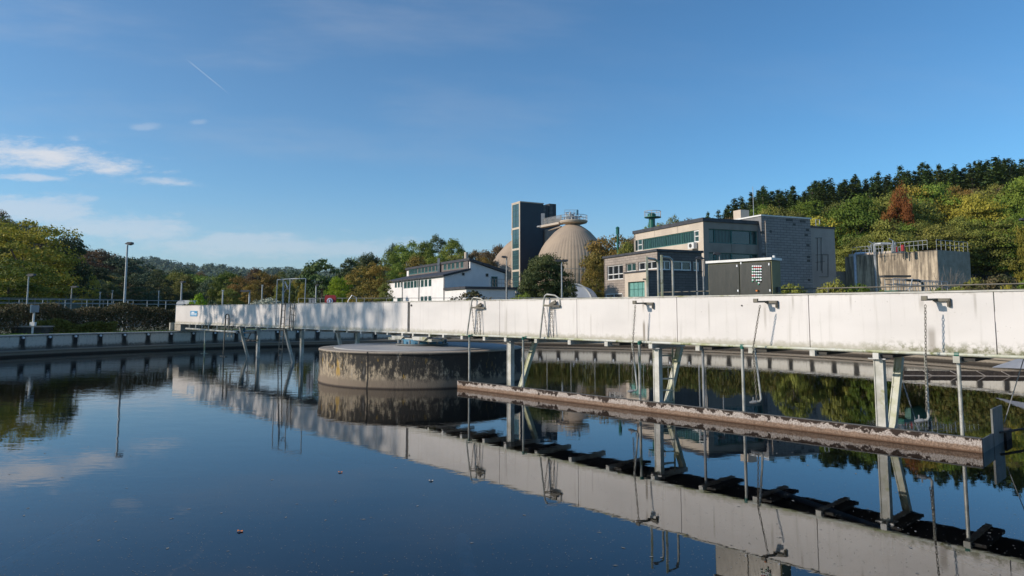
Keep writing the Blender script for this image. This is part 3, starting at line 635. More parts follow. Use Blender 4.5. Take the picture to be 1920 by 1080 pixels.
# hose pipes with nozzles hanging beside the chains
def nozzle(label, pts, r=.022):
    th = thing('spray_pipe', label, 'pipe', pts[0], 0, 'spray pipes hanging in front of the bridge')
    mb = MB(); mb.tube(pts, r, 8); obj('pipe', mb, M['pipe_pale'], th)
    e = Vector(pts[-1]); d = (e - Vector(pts[-2])).normalized()
    mb = MB(); mb.tube([e-d*.02, e+d*.07], .036, 10); mb.tube([e+d*.07, e+d*.11], .026, 10); mb.tube([e+d*.04, e+d*.04+Vector((0, 0, .1))], .012, 6); obj('nozzle', mb, M['galv'], th)
n_p = NF+.28
for (a, ya, b_, yb, lab) in ((1185, 640, 1195, 728, 'thin pale spray pipe leaning behind the chain nearest the pier'), (1415, 655, 1427, 748, 'pale spray pipe with valve behind the chain below the cabinet'), (1735, 668, 1741, 782, 'pale spray pipe with round nozzle behind the nearest chain')):
    p0 = B(T(a, n_p, ya), n_p, 1.56); p1 = B(T(b_, n_p, yb), n_p, Zb(b_, yb, n_p)); zz = p1[2]
    nozzle(lab, [p0, p1, B(T(b_, n_p, yb+4)-.01, n_p+.03, zz-.045), B(T(b_, n_p, yb+6)-.08, n_p+.08, zz-.06)])
# ladder behind the post at 1240
lt = thing('service_ladder', 'yellowed steel ladder standing in the water between the middle posts', 'ladder', B(T(1243, .1), .1, 0))
mb = MB(); ta, tb_ = T(1237, .3, 700), T(1262, .0, 700)
for tt, nn in ((ta, .3), (tb_, .0)): mb.bar(B(tt, nn, ZB-.16), B(tt, nn, -.6), .05, .03)
obj('stile', mb, M['algae_steel'], lt)
for k in range(7):
    z = 1.25-.27*k; mb = MB(); mb.bar(B(ta, .3, z), B(tb_, .0, z), .05, .03); obj('rung', mb, M['algae_steel'], lt)
# ------------------------------------------------------------------ scum baffle
rl_ = ray(850, 727); k_ = -CAMH/rl_[2]; PL = (rl_[0]*k_, rl_[1]*k_); rr_ = ray(1842, 850); k_ = -CAMH/rr_[2]; PR = (rr_[0]*k_, rr_[1]*k_)
bd = Vector((PR[0]-PL[0], PR[1]-PL[1], 0)); BLn = bd.length; bd.normalize(); bk = Vector((-bd.y, bd.x, 0))
if bk.y < 0: bk = -bk
bf = thing('scum_baffle', 'long floating skimming board crusted pink and white in front of the bridge posts', 'baffle', (PL[0], PL[1], 0), math.atan2(bd.y, bd.x))
P0 = Vector((PL[0], PL[1], 0)); P1 = Vector((PR[0], PR[1], 0))
mb = MB(); 
nseg = 60
vs = []
for i in range(nseg+1):
    p = P0.lerp(P1, i/nseg)
    for (dy, z) in ((0, -.35), (-.008, .06), (0, .225), (.03, .225), (.03, -.35)): vs.append(p + bk*dy + Vector((0, 0, z)))
mb.add(vs, [(i*5+j, (i+1)*5+j, (i+1)*5+(j+1) % 5, i*5+(j+1) % 5) for i in range(nseg) for j in range(5)] + [(0, 1, 2, 3, 4), tuple(nseg*5+j for j in (4, 3, 2, 1, 0))])
obj('front_board', mb, M['baffle_crust'], bf)
mb = MB(); mb.bar(P0+Vector((0, 0, .235))+bk*.015, P1+Vector((0, 0, .235))+bk*.015, .05, .018); obj('top_lip', mb, M['dark_metal'], bf)
mb = MB(); mb.bar(P1+bk*.03+Vector((0, 0, -.06)), P1+bk*.78+Vector((0, 0, -.06)), .02, .57); obj('end_board', mb, M['dull_steel'], bf)
mb = MB(); mb.bar(P1+bk*.79+Vector((0, 0, .14)), P1+bk*1.55+Vector((0, 0, .14)), .03, .98); obj('tall_end_board', mb, M['dull_steel'], bf)
mb = MB(); mb.bar(P1+bk*1.56+Vector((0, 0, -.1)), P1+bk*2.0+Vector((0, 0, -.1)), .1, .55); mb.bar(P1+bd*.02+bk*1.2+Vector((0, 0, .19)), P1+bd*.25+bk*2.0+Vector((0, 0, .19)), .04, .03); obj('end_float', mb, M['rust_wood'], bf)
mb = MB(); q0 = P1+bk*2.1+bd*.35; q1 = q0+bd*1.2-bk*.2; mb.bar(q0+Vector((0, 0, -.05)), q1+Vector((0, 0, -.05)), .25, .5)
tag(obj('float_box', mb, M['rust_wood'], loc=tuple(q0)), 'rusty brown floating box at the right end of the skimming board', 'float')
# pull rope at the far right
mb = MB(); mb.tube([at(1921, 668, 11.9), at(1883, 792, 12.2)], .008, 5); tag(obj('pull_rope', mb, M['galv'], loc=at(1883, 792, 12.2)), 'thin pale rope slanting down to the tall grey end board', 'rope')
# ------------------------------------------------------------------ floating boom at the right far side
fb = thing('floating_boom', 'dark brown boom with pale slanted struts by the far right wall', 'boom', at(1700, 704, 24.5))
def wat(px, py): r = ray(px, py); k = -CAMH/r[2]; return Vector((r[0]*k, r[1]*k, 0))
A0, A1 = wat(1694, 704), wat(2000, 706)
mb = MB(); mb.bar(A0+Vector((0, 0, 0.02)), A1+Vector((0, 0, .02)), .06, .30); obj('board', mb, M['rust_wood'], fb)
dv = (A1-A0).normalized(); bb = Vector((dv.y, -dv.x, 0))*.05
for p_ in (1731, 1782, 1832, 1878, 1925):
    q = A0 + dv*((p_-1694)/306*(A1-A0).length)
    mb = MB(); mb.bar(q+bb+Vector((0, 0, .17)), q+bb+dv*.30+Vector((0, 0, .0)), .03, .025); obj('strut', mb, M['pale_bar'], fb)
mb = MB(); mb.bar(A0+bb+Vector((0, 0, .01)), A1+bb+Vector((0, 0, .01)), .02, .02); obj('edge_strip', mb, M['pale_bar'], fb)
# sheet leaning on the right rim
q = [at(1862, 689, 22.6), at(1990, 694, 20.5), at(1990, 655, 21.2), at(1925, 668, 22.3)]
mb = MB(); mb.prism(q, (.05, .12, 0)); tag(obj('grey_sheet', mb, M['tarp_grey'], loc=q[0]), 'grey metal sheet sloping to the far right tank edge', 'sheet')
# ------------------------------------------------------------------ control cabinet on the bridge
nc = .42
tL, tR = T(1328, nc, 500), T(1447, nc, 500); zc1 = Zb(1447, 485, nc)
cc = thing('control_cabinet', 'stainless steel control cabinet with rows of buttons on the bridge', 'cabinet', B((tL+tR)/2, 0, 1.66), -AL)
mb = MB(); mb.prism([B(tL, nc, 1.66), B(tR, nc, 1.66), B(tR, nc, zc1-.03), B(tL, nc, zc1-.03)], (-BN[0]*.38, -BN[1]*.38, 0)); obj('housing', mb, M['steel_side'], cc)
tS = T(1387, nc, 500)
doors = []
for a, b_ in ((tL+.02, tS-.012), (tS+.012, tR-.02)):
    mb = MB(); mb.prism([B(a, nc+.022, 1.70), B(b_, nc+.022, 1.70), B(b_, nc+.022, zc1-.06), B(a, nc+.022, zc1-.06)], (-BN[0]*.019, -BN[1]*.019, 0)); doors.append(obj('door', mb, M['steel_brushed'], cc))
mb = MB(); mb.bar(B(tL-.03, nc-.17, zc1), B(tR+.03, nc-.17, zc1), .46, .05); obj('rain_roof', mb, M['frame_white'], cc)
mb = MB(); mb.cyl(B(tR-.02, nc-.15, zc1+.025), .03, .05, 8); obj('beacon', mb, M['frame_white'], cc)
cnt = 0
for r_ in range(7):
    for c_ in range(5):
        if (r_ == 5 and c_ == 1) or (r_ == 6 and c_ != 3): continue
        px_ = 1411.5+c_*3.8; py_ = 499+r_*5.2; tt = T(px_, nc+.02, py_); zz = Zb(px_, py_, nc+.02); cnt += 1
        mb = MB(); mb.bar(B(tt, nc+.026, zz), B(tt, nc+.027, zz), .035, .026, up=(0, 0, 1)); pl = obj('button_plate', mb, M['sign_white'], doors[1])
        key = 'button_red' if (r_ in (0,) and c_ > 0) or (r_, c_) in ((3, 1), (3, 0)) else ('button_green' if (r_+c_*2) % 3 == 0 or c_ == 0 else 'button_black')
        mb = MB(); mb.tube([B(tt, nc+.022, zz-.028), B(tt, nc+.045, zz-.028)], .014, 8); obj('button', mb, M[key], doors[1])
for (px_, py_) in ((1382, 498.5), (1389.5, 493.5), (1442, 495.5), (1384, 545), (1444, 544.5)):
    tt = T(px_, nc+.02, py_); zz = Zb(px_, py_, nc+.02); mb = MB(); mb.bar(B(tt-.013, nc+.026, zz), B(tt+.013, nc+.026, zz), .01, .045); obj('label_plate', mb, M['sign_white'], cc)
mb = MB(); mb.bar(B(T(1418, nc+.05, 545), nc+.05, Zb(1418, 545, nc+.05)), B(T(1421, nc+.05, 545), nc+.05, Zb(1418, 545, nc+.05)), .05, .03); obj('orange_knob', mb, M['orange'], cc)
for z in (1.95, 2.35, 2.75): 
    mb = MB(); mb.cyl(B(tR+.02, nc-.2, z), .05, .09, 10) if z < 2 else mb.bar(B(tR, nc-.2, z), B(tR+.05, nc-.2, z), .09, .11); obj('side_fitting', mb, M['dark_metal'], cc)

# ------------------------------------------------------------------ buildings
class Fac:
    """facade on a Line from s0 to s1 with openings; outward side given by sign"""
    def __init__(s, line, out): s.L = line; s.o = out
    def P(s, k, z, dep=0): p = s.L.p(k, z, s.o*(-dep)); return p
    def build(s, name, mat, root, s0, s1, z0, z1, holes=(), dep=.18, top=None):
        ss_ = sorted(set([s0, s1] + [h[0] for h in holes] + [h[1] for h in holes])); zs = sorted(set([z0, z1] + [h[2] for h in holes] + [h[3] for h in holes]))
        mb = MB()
        for a, b_ in zip(ss_, ss_[1:]):
            for c_, d_ in zip(zs, zs[1:]):
                mx_, mz = (a+b_)/2, (c_+d_)/2
                if any(h[0] < mx_ < h[1] and h[2] < mz < h[3] for h in holes): continue
                mb.quad(s.P(a, c_), s.P(b_, c_), s.P(b_, d_), s.P(a, d_), [(a, c_), (b_, c_), (b_, d_), (a, d_)])
        for h in holes:
            a, b_, c_, d_ = h[:4]
            for (p, q) in (((a, c_), (b_, c_)), ((b_, c_), (b_, d_)), ((b_, d_), (a, d_)), ((a, d_), (a, c_))):
                mb.quad(s.P(*p), s.P(*q), s.P(q[0], q[1], dep), s.P(p[0], p[1], dep), [(p[0], p[1]), (q[0], q[1]), (q[0], q[1]), (p[0], p[1])])
        return obj(name, mb, mat, root, smooth=False)
    def window(s, root, h, pane, frame, nx=1, nz=1, dep=.14, fw=.06, split=None, name='window'):
        a, b_, c_, d_ = h[:4]
        mb = MB()
        def bar(p, q, wd): mb.bar(s.P(p[0], p[1], dep), s.P(q[0], q[1], dep), wd, wd)
        e = fw/2
        bar((a, c_+e), (b_, c_+e), fw); bar((a, d_-e), (b_, d_-e), fw); bar((a+e, c_+fw), (a+e, d_-fw), fw); bar((b_-e, c_+fw), (b_-e, d_-fw), fw)
        for i in range(1, nx): k = a+(b_-a)*i/nx; bar((k, c_+fw), (k, d_-fw), fw)
        for j in range(1, nz): k = c_+(d_-c_)*(j/nz if split is None else split); bar((a+fw, k), (b_-fw, k), fw*.9)
        fr = obj(name, mb, frame, root, smooth=False)
        mb = MB(); mb.quad(s.P(a, c_, dep+.03), s.P(b_, c_, dep+.03), s.P(b_, d_, dep+.03), s.P(a, d_, dep+.03), [(a, c_), (b_, c_), (b_, d_), (a, d_)])
        obj('pane', mb, pane, fr, smooth=False); return fr
def box_body(mb, A, d1, L1, d2, L2, z0, z1):   # closed plain body slightly inside
    p = [(A[0], A[1], z0), (A[0]+d1[0]*L1, A[1]+d1[1]*L1, z0), (A[0]+d1[0]*L1+d2[0]*L2, A[1]+d1[1]*L1+d2[1]*L2, z0), (A[0]+d2[0]*L2, A[1]+d2[1]*L2, z0)]
    mb.prism(p, (0, 0, z1-z0)); return mb
def hcrop(c, x0, y0, k): return x0+c[0]/k, y0+c[1]/k
# ---- grey office building
DL = (-.386, .922); DR = (.922, .386)
gA = at(1318, 408, 65); gz = gA[2]
gb = thing('office_building', 'beige and grey flat roofed works building with teal window bands', 'building', (gA[0], gA[1], 1), math.atan2(DR[1], DR[0]))
LL, LR = Line(gA, DL), Line(gA, DR)
FL, FR = Fac(LL, -1), Fac(LR, 1)
sL = LL.s(1189, 470); sR = LR.s(1422.5, 470)
def HL(x0, x1, y0, y1, L=LL, xr=None): xm = xr or (x0+x1)/2; a, b_ = sorted((L.s(x0, y1), L.s(x1, y1))); return [a, b_, L.z(xm, y1), L.z(xm, y0)]
wL = HL(1189.5, 1311, 449, 462, xr=1250); wL[2] = LL.z(1189, 471); wL[3] = LL.z(1310, 430.5)
wL[1] = sL-.05
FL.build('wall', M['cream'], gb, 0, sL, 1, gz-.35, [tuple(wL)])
FL.window(gb, wL, M['teal_curtain'], M['frame_teal'], 4, 1, fw=.09)
for (x0, x1, y0, y1) in ((1301, 1310.5, 431, 455), (1195, 1204, 447, 471)):
    h = [LL.s(x1, y0), LL.s(x0, y0), LL.z((x0+x1)/2, y1)+.05, LL.z((x0+x1)/2, y0)-.05]; FL.window(gb, h, M['glass_teal'], M['frame_white'], 1, 2, dep=.07, fw=.10)
h1 = [LR.s(1329, 440), sR-.08, LR.z(1328, 455), LR.z(1329, 428.5)]; h2 = [LR.s(1329, 480), sR-.08, LR.z(1329, 496), LR.z(1329, 473)]
FR.build('wall', M['cream_dull'], gb, 0, sR, 1, gz-.35, [tuple(h1), tuple(h2)])  # right face: shade of this side put into the duller cream
for hh in (h1, h2):
    a = hh[0]; L_ = hh[1]-hh[0]
    for (f0, f1, mt) in ((0, .13, 'glass_teal'), (.13, .47, 'teal_curtain'), (.47, .87, 'glass_dark'), (.87, 1, 'glass_teal')):
        FR.window(gb, [a+L_*f0, a+L_*f1, hh[2], hh[3]], M[mt], M['frame_teal'], 1, 1, fw=.08)
mb = MB(); o1 = .12
A_ = (gA[0]-DL[0]*o1-DR[0]*o1, gA[1]-DL[1]*o1-DR[1]*o1)
box_body(mb, A_, DL, sL+2*o1, DR, sR+o1, gz-.349, gz); obj('roof', mb, M['roof_dark'], gb)
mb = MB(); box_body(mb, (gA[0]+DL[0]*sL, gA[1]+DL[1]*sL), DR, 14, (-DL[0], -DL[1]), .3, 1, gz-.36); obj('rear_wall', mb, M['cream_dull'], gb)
for k in (1/3., 2/3.):                     # panel joints
    mb = MB(); mb.bar(FL.P(sL*k, gz-.4, -.004), FL.P(sL*k, wL[3]+.02, -.004), .03, .01); mb.bar(FR.P(sR*.5, h1[2]-.02, -.004), FR.P(sR*.5, h2[3]+.02, -.004), .03, .01)
    obj('cladding_joint', mb, M['under_dark'], gb)
# AC unit
ac = FL.P(LL.s(1303, 460), LL.z(1303, 461), -.3)
th = thing('air_conditioner', 'white air conditioning unit on the beige office wall above the annex', 'air conditioner', (ac[0], ac[1], ac[2]-.3), math.atan2(DR[1], DR[0]))
mb = MB(); mb.box(ac, (.4, .9, .6), math.atan2(DR[1], DR[0])); obj('casing', mb, M['frame_white'], th)
fa = FL.P(LL.s(1302.5, 460), ac[2], -.51); fb_ = FL.P(LL.s(1302.5, 460), ac[2], -.53); mb = MB(); mb.tube([fa, fb_], .2, 16); obj('fan', mb, M['dark_metal'], th)
# grey brick tower block
kA = LR.p(sR, 0, .5)
LK = Line(kA, DR); FK = Fac(LK, 1); sK = LK.s(1521, 460); kz = LK.z(1422, 404.5)
kb = thing('brick_block', 'windowless grey block wall building joined to the beige office', 'building', (kA[0], kA[1], 1), math.atan2(DR[1], DR[0]))
FK.build('wall', M['block_grey'], kb, 0, sK, 1, kz)
mb = MB(); box_body(mb, LK.p(.02, 0, -.03), DR, sK-.04, DL, 9, 1, kz-.01); obj('body', mb, M['roof_grey'], kb)
mb = MB(); box_body(mb, LK.p(-.08, 0, .08), DR, sK+.16, DL, 9.3, kz, kz+.14); obj('parapet', mb, M['frame_white'], kb)
mb = MB(); box_body(mb, LK.p(.1, 0, -3.0), DR, 1.1, DL, 1.1, kz+.14, kz+1.05); obj('chimney', mb, M['cream'], kb)
pk = random.Random(3)
for (x, y, wd) in ((1480, 412.5, 13), (1489, 421, 5), (1505, 415, 11), (1429, 436, 7), (1514, 431, 6), (1511.5, 441, 6), (1515, 460, 6), (1516, 482, 6), (1516, 489, 6), (1432, 477, 8), (1517, 525, 5), (1445, 434, 4)):
    a = LK.s(x, y); z = LK.z(x, y); ww = wd*abs(LK.s(x+1, y)-a); mb = MB()
    mb.bar(FK.P(a-ww/2, z, -.003), FK.P(a+ww/2, z, -.003), .006, .24); obj('missing_tile', mb, M['dark_metal'], kb)
mb = MB(); a = LK.s(1435, 450); mb.tube([FK.P(a, LK.z(1435, 482), -.08), FK.P(a, LK.z(1435, 417), -.08), FK.P(a-.15, LK.z(1435, 415.5), -.2)], .045, 8); obj('flue_pipe', mb, M['pale_bar'], kb)
mb = MB(); q = LK.p(LK.s(1440, 400), kz+.1, -2); mb.tube([q, (q[0], q[1], q[2]+3.2)], .03, 6); obj('antenna', mb, M['pole_paint'], kb)
# plain concrete block to its right
cA = LK.p(sK+.01, 0, -.7); LC = Line(cA, DR); FC = Fac(LC, 1); sC = LC.s(1566, 470); cz = LC.z(1522, 424)
cb = thing('concrete_block', 'plain grey concrete annexe at the right end of the works building', 'building', (cA[0], cA[1], 1), math.atan2(DR[1], DR[0]))
pm('cast_concrete', (.36, .33, .30), (.29, .265, .245), .5, .9)
mb = MB(); box_body(mb, cA, DR, sC, DL, 15, 1, cz-.15); obj('wall', mb, M['cast_concrete'], cb)
mb = MB(); box_body(mb, LC.p(-.0, 0, .08), DR, sC+.08, DL, 15.2, cz-.149, cz+.02); obj('roof_edge', mb, M['roof_dark'], cb)
mb = MB()
for (x0, y0, x1, y1) in ((1528, 446, 1541, 446), (1529, 478, 1552, 477), (1552, 477, 1552, 519), (1532, 446, 1532, 508), (1539, 446, 1539, 508), (1552, 519, 1535, 519), (1529, 492, 1546, 490), (1541, 477, 1541, 512)):
    mb.bar(FC.P(LC.s(x0, y0), LC.z(x0, y0), -.05), FC.P(LC.s(x1, y1), LC.z(x1, y1), -.05), .035, .035)
obj('shadow_bars', mb, M['dark_metal'], cb)  # dark bars shaped like the ladder and pipe shadows on this wall
mb = MB(); q = LC.p(sC*.5, cz, -.5); mb.tube([q, (q[0], q[1], q[2]+.8), (q[0]+.4, q[1], q[2]+.8), (q[0]+.4, q[1], q[2]+.3)], .04, 6); obj('roof_vent', mb, M['pole_paint'], cb)
# ---- two storey annex in front
aA = at(1232, 466.7, 57); az = aA[2]
an = thing('annex_building', 'low block annexe with white framed windows in front of the beige office', 'building', (aA[0], aA[1], 1), math.atan2(DR[1], DR[0]))
XL, XR = Line(aA, DL), Line(aA, DR); GL, GR = Fac(XL, -1), Fac(XR, 1)
s1_ = XL.s(1132.5, 500); s2_ = XR.s(1316, 490)
def HXl(x0, x1, y0, y1): return [XL.s(x1, y0), XL.s(x0, y0), XL.z((x0+x1)/2, y1), XL.z((x0+x1)/2, y0)]
def HXr(x0, x1, y0, y1): return [XR.s(x0, y0), XR.s(x1, y0), XR.z((x0+x1)/2, y1), XR.z((x0+x1)/2, y0)]
hs = [HXl(1137.5, 1168, 497, 524.5), HXl(1173, 1192, 493, 507), HXl(1196, 1231, 489.5, 506)]
hs[2][1] = XL.s(1196, 500); hs[2][0] = .06
for h in hs[1:]: h[2], h[3] = XL.z(1205, 506.5), XL.z(1205, 491)
GL.build('wall', M['block_pale'], an, 0, s1_, 1, az-.2, [tuple(h) for h in hs])
GL.window(an, hs[0], M['glass_dark'], M['frame_white'], 3, 2, fw=.09, split=.38)
GL.window(an, hs[1], M['glass_teal'], M['frame_white'], 2, 1, fw=.06); GL.window(an, hs[2], M['glass_dark'], M['frame_white'], 3, 1, fw=.09)
hr = [HXr(1236, 1258, 488, 506), HXr(1262, 1297, 489, 507), HXr(1300, 1311, 491, 508)]
for h in hr: h[2], h[3] = XR.z(1270, 507), XR.z(1270, 489)
GR.build('wall', M['block_dark'], an, 0, s2_, 1, az-.2, [tuple(h) for h in hr])
for h, k in zip(hr, (2, 2, 1)): GR.window(an, h, M['glass_dark'], M['frame_white'], k, 1, fw=.11)
mb = MB(); box_body(mb, (aA[0]-DL[0]*.12-DR[0]*.12, aA[1]-DL[1]*.12-DR[1]*.12), DL, s1_+.24, DR, s2_+.24, az-.199, az); obj('roof', mb, M['roof_dark'], an)
mb = MB(); mb.bar(GR.P(0, hr[0][2]-.06, -.03), GR.P(s2_, hr[0][2]-.06, -.03), .06, .08); obj('sill_band', mb, M['roof_dark'], an)
mb = MB(); box_body(mb, (aA[0]+DL[0]*s1_, aA[1]+DL[1]*s1_), DR, s2_, (-DL[0], -DL[1]), .2, 1, az-.21); obj('rear_wall', mb, M['block_pale'] if 0 else M['cream_dull'], an)
# garage bay
gk = XR.p(XR.s(1213, 520), 0, 0)
G1 = Line(gk, DL); GG = Fac(G1, -1); sg_ = G1.s(1171.5, 520); zg = G1.z(1212, 506.5)
gh = [G1.s(1208.5, 530), G1.s(1177.5, 530), 1, G1.z(1192, 528)]
GG.build('wall', M['cream'], an, 0, sg_, 1, zg-.12, [tuple(gh)], dep=.25)
lenr = math.hypot(aA[0]-gk[0], aA[1]-gk[1])
mb = MB(); rb = Fac(XR, 1); k0 = XR.s(1213, 520); mb.quad(rb.P(k0, 1), rb.P(-.001, 1), rb.P(-.001, zg-.12), rb.P(k0, zg-.12), [(k0, 1), (0, 1), (0, zg), (k0, zg)]); obj('side_wall', mb, M['block_dark'], an, smooth=False)
mb = MB(); box_body(mb, (gk[0]-DL[0]*.08-DR[0]*.08, gk[1]-DL[1]*.08-DR[1]*.08), DL, sg_+.16, DR, lenr-.0, zg-.119, zg); obj('bay_roof', mb, M['roof_dark'], an)
gt = MB(); a, b_, c_, d_ = gh
gt.quad(GG.P(a, c_, .2), GG.P(b_, c_, .2), GG.P(b_, d_, .2), GG.P(a, d_, .2)); gate = obj('garage_gate', gt, M['gate_teal'], an)
mb = MB()
for k in range(1, 4): mb.bar(GG.P(a+(b_-a)*k/4, c_, .19), GG.P(a+(b_-a)*k/4, d_, .19), .04, .04)
for k in range(1, 6): mb.bar(GG.P(a, c_+(d_-c_)*k/6, .19), GG.P(b_, c_+(d_-c_)*k/6, .19), .04, .04)
obj('gate_ribs', mb, M['frame_teal'], gate)
mb = MB(); mb.bar(GG.P(-.02, zg-.75, -.1), GG.P(.15, zg-.75, -.3), .14, .12); obj('wall_lamp', mb, M['dark_metal'], an)
# dark graffiti-like soot patch left as wear, small basement window
h = [XL.s(1168, 550), XL.s(1137, 550), XL.z(1150, 560), XL.z(1150, 550.5)]; GL.window(an, h, M['glass_dark'], M['frame_white'], 2, 1, dep=-.03, fw=.08)
# ---- white building
WL, WR = (-.477, .878), (.878, .477)
wA = at(833.6, 515.8, 90)
wb = thing('white_building', 'white rendered building with clerestory windows and dark roof edges', 'building', (wA[0], wA[1], 1), math.atan2(WR[1], WR[0]))
LA, LB = Line(wA, WL), Line(wA, WR); FA, FB = Fac(LA, -1), Fac(LB, 1)
wl = LA.s(722, 527); sp = LB.s(881.5, 500); se = LB.s(946, 520); ze = wA[2]; zk = LB.z(881, 504.5); zp_ = LB.z(881.5, 487.5); zr_ = LB.z(946, 510.5)
def crop3(x): return 560+x/3.6
holes = []
zt_, zb_2 = LA.z(780, 526.5), LA.z(780, 539.5)
for c_ in (720, 742, 764, 787, 809, 834, 859, 886): x0, x1 = crop3(c_-10), crop3(c_+10); holes.append([LA.s(x1, 535), LA.s(x0, 535), zb_2+.02, zt_])
for c_ in (656, 676, 695): x0, x1 = crop3(c_-7), crop3(c_+7); holes.append([LA.s(x1, 535), LA.s(x0, 535), zt_-.75, zt_+.05])
zl1, zl0 = LA.z(800, 555.5), LA.z(800, 565)
for c_ in (630, 675, 695, 833, 858, 885): x0, x1 = crop3(c_-10), crop3(c_+10); holes.append([LA.s(x1, 557), LA.s(x0, 557), zl0, zl1])
FA.build('wall', M['white_render'], wb, 0, wl, 1, ze-.1, [tuple(h) for h in holes])
for h in holes: FA.window(wb, h, M['glass_teal'], M['frame_teal'], 1, 1, fw=.1)
e_ = (WL[0]*wl, WL[1]*wl, 0)
prof = [(0, 1), (se, 1), (se, zr_-.15), (sp, zp_-.2), (sp, zk-.15), (0, ze-.12)]
gh_ = [[LB.s(crop3(1300), 535), LB.s(crop3(1341), 535), LB.z(crop3(1320), 537.5), LB.z(crop3(1320), 518.5)]]
mb = MB(); mb.prism([LB.p(max(.26, k), z if k > 0 else z, 0) for k, z in prof], e_); obj('gable_wall', mb, M['white_render'], wb)
mb = MB(); mb.prism([LB.p(0, 1, 0), LB.p(.258, 1, 0), LB.p(.258, ze-.1, 0), LB.p(0, ze-.12, 0)], (WL[0]*.02, WL[1]*.02, 0)); obj('corner_strip', mb, M['white_render'], wb)
for (x0, x1, y0, y1) in ((crop3(1300), crop3(1341), 518.5, 537.5), (crop3(1102), crop3(1118), 511.5, 516.5), (crop3(1262), crop3(1279), 513, 518.5)):
    h = [LB.s(x0, y1), LB.s(x1, y1), LB.z((x0+x1)/2, y1), LB.z((x0+x1)/2, y0)]; FB.window(wb, h, M['glass_teal'], M['frame_teal'] if x1-x0 > 8 else M['dark_metal'], 2 if x1-x0 > 8 else 1, 1, dep=-.05, fw=.09)
# roofs
def slab(pts, thick, ext, mat_, nm, over=.35):
    (k0, z0), (k1, z1) = pts; q = [LB.p(k0, z0, over), LB.p(k1, z1, over), LB.p(k1, z1+thick, over), LB.p(k0, z0+thick, over)]
    mb = MB(); mb.prism(q, (WL[0]*(ext+over), WL[1]*(ext+over), 0)); return obj(nm, mb, mat_, wb)
slab(((-.35, ze-.16), (sp-.05, zk-.1)), .22, wl, M['roof_dark'], 'lower_roof')
slab(((sp-.3, zp_-.08), (se+.4, zr_-.15)), .35, wl, M['roof_dark'], 'upper_roof')
# clerestory band
LCl = Line(LB.p(sp-.16, 0, 0), WL); FCl = Fac(LCl, -1); wc = LCl.s(766, 520); hs = []
zc0 = (zk+zp_)/2-.28
for c_ in (755, 773, 792, 816, 838, 862, 886, 910, 935, 988, 1016, 1042, 1072, 1102):
    a, b_ = LCl.s(crop3(c_+9), 505), LCl.s(crop3(c_-9), 505); hs.append([a, b_, zk+.30, zk+1.15])
FCl.build('clerestory_wall', M['brown_clad'], wb, .3, wc, zk+.1, zp_-.05, [tuple(h) for h in hs], dep=.1)
for h in hs: FCl.window(wb, h, M['glass_tower'], M['frame_teal'], 1, 1, dep=.05, fw=.12)
mb = MB(); mb.bar(LCl.p(LCl.s(crop3(958), 500), zk, -.3), LCl.p(LCl.s(crop3(958), 500), zp_+.9, -.3), .5, .35); obj('vent_stack', mb, M['galv'], wb)
mb = MB(); q = LB.p(sp+.8, 0, -3); mb.tube([(q[0], q[1], zp_-.6), (q[0], q[1], zp_+1.3)], .28, 10); obj('chimney', mb, M['cream'], wb)
for c_ in (703, 815, 984):
    k = LA.s(crop3(c_), 540); mb = MB(); mb.tube([FA.P(k, ze-.15, -.1), FA.P(k, 1, -.1)], .07, 6); obj('downpipe', mb, M['galv'], wb)
# flat annexe of the white building
from math import atan2
kx = 1
for q_ in range(2000):
    k = q_*.01; p = (wA[0]-WL[0]*k, wA[1]-WL[1]*k)
    if 960+1294.9*p[0]/p[1] > 874: break
fA = (wA[0]-WL[0]*k, wA[1]-WL[1]*k); LF = Line(fA, WR); zf = LF.z(874, 537); sf = LF.s(966, 540)
mb = MB(); box_body(mb, fA, WR, sf, WL, k-.02, 1, zf-.3); obj('flat_wing', mb, M['white_render'], wb)
mb = MB(); box_body(mb, (fA[0]-WL[0]*.25-WR[0]*.25, fA[1]-WL[1]*.25-WR[1]*.25), WR, sf+.5, WL, k+.1, zf-.3, zf); obj('wing_roof', mb, M['roof_dark'], wb)
mb = MB()
a0_, a1_ = LF.s(918, 530)+.2, sf-.1
for z in (.5, 1.0): mb.tube([LF.p(a0_, zf+z, -.3), LF.p(a1_, zf+z, -.3)], .03, 5)
for i in range(9): mb.tube([LF.p(a0_+(a1_-a0_)*i/8, zf, -.3), LF.p(a0_+(a1_-a0_)*i/8, zf+1.0, -.3)], .025, 5)
obj('terrace_railing', mb, M['galv'], wb)
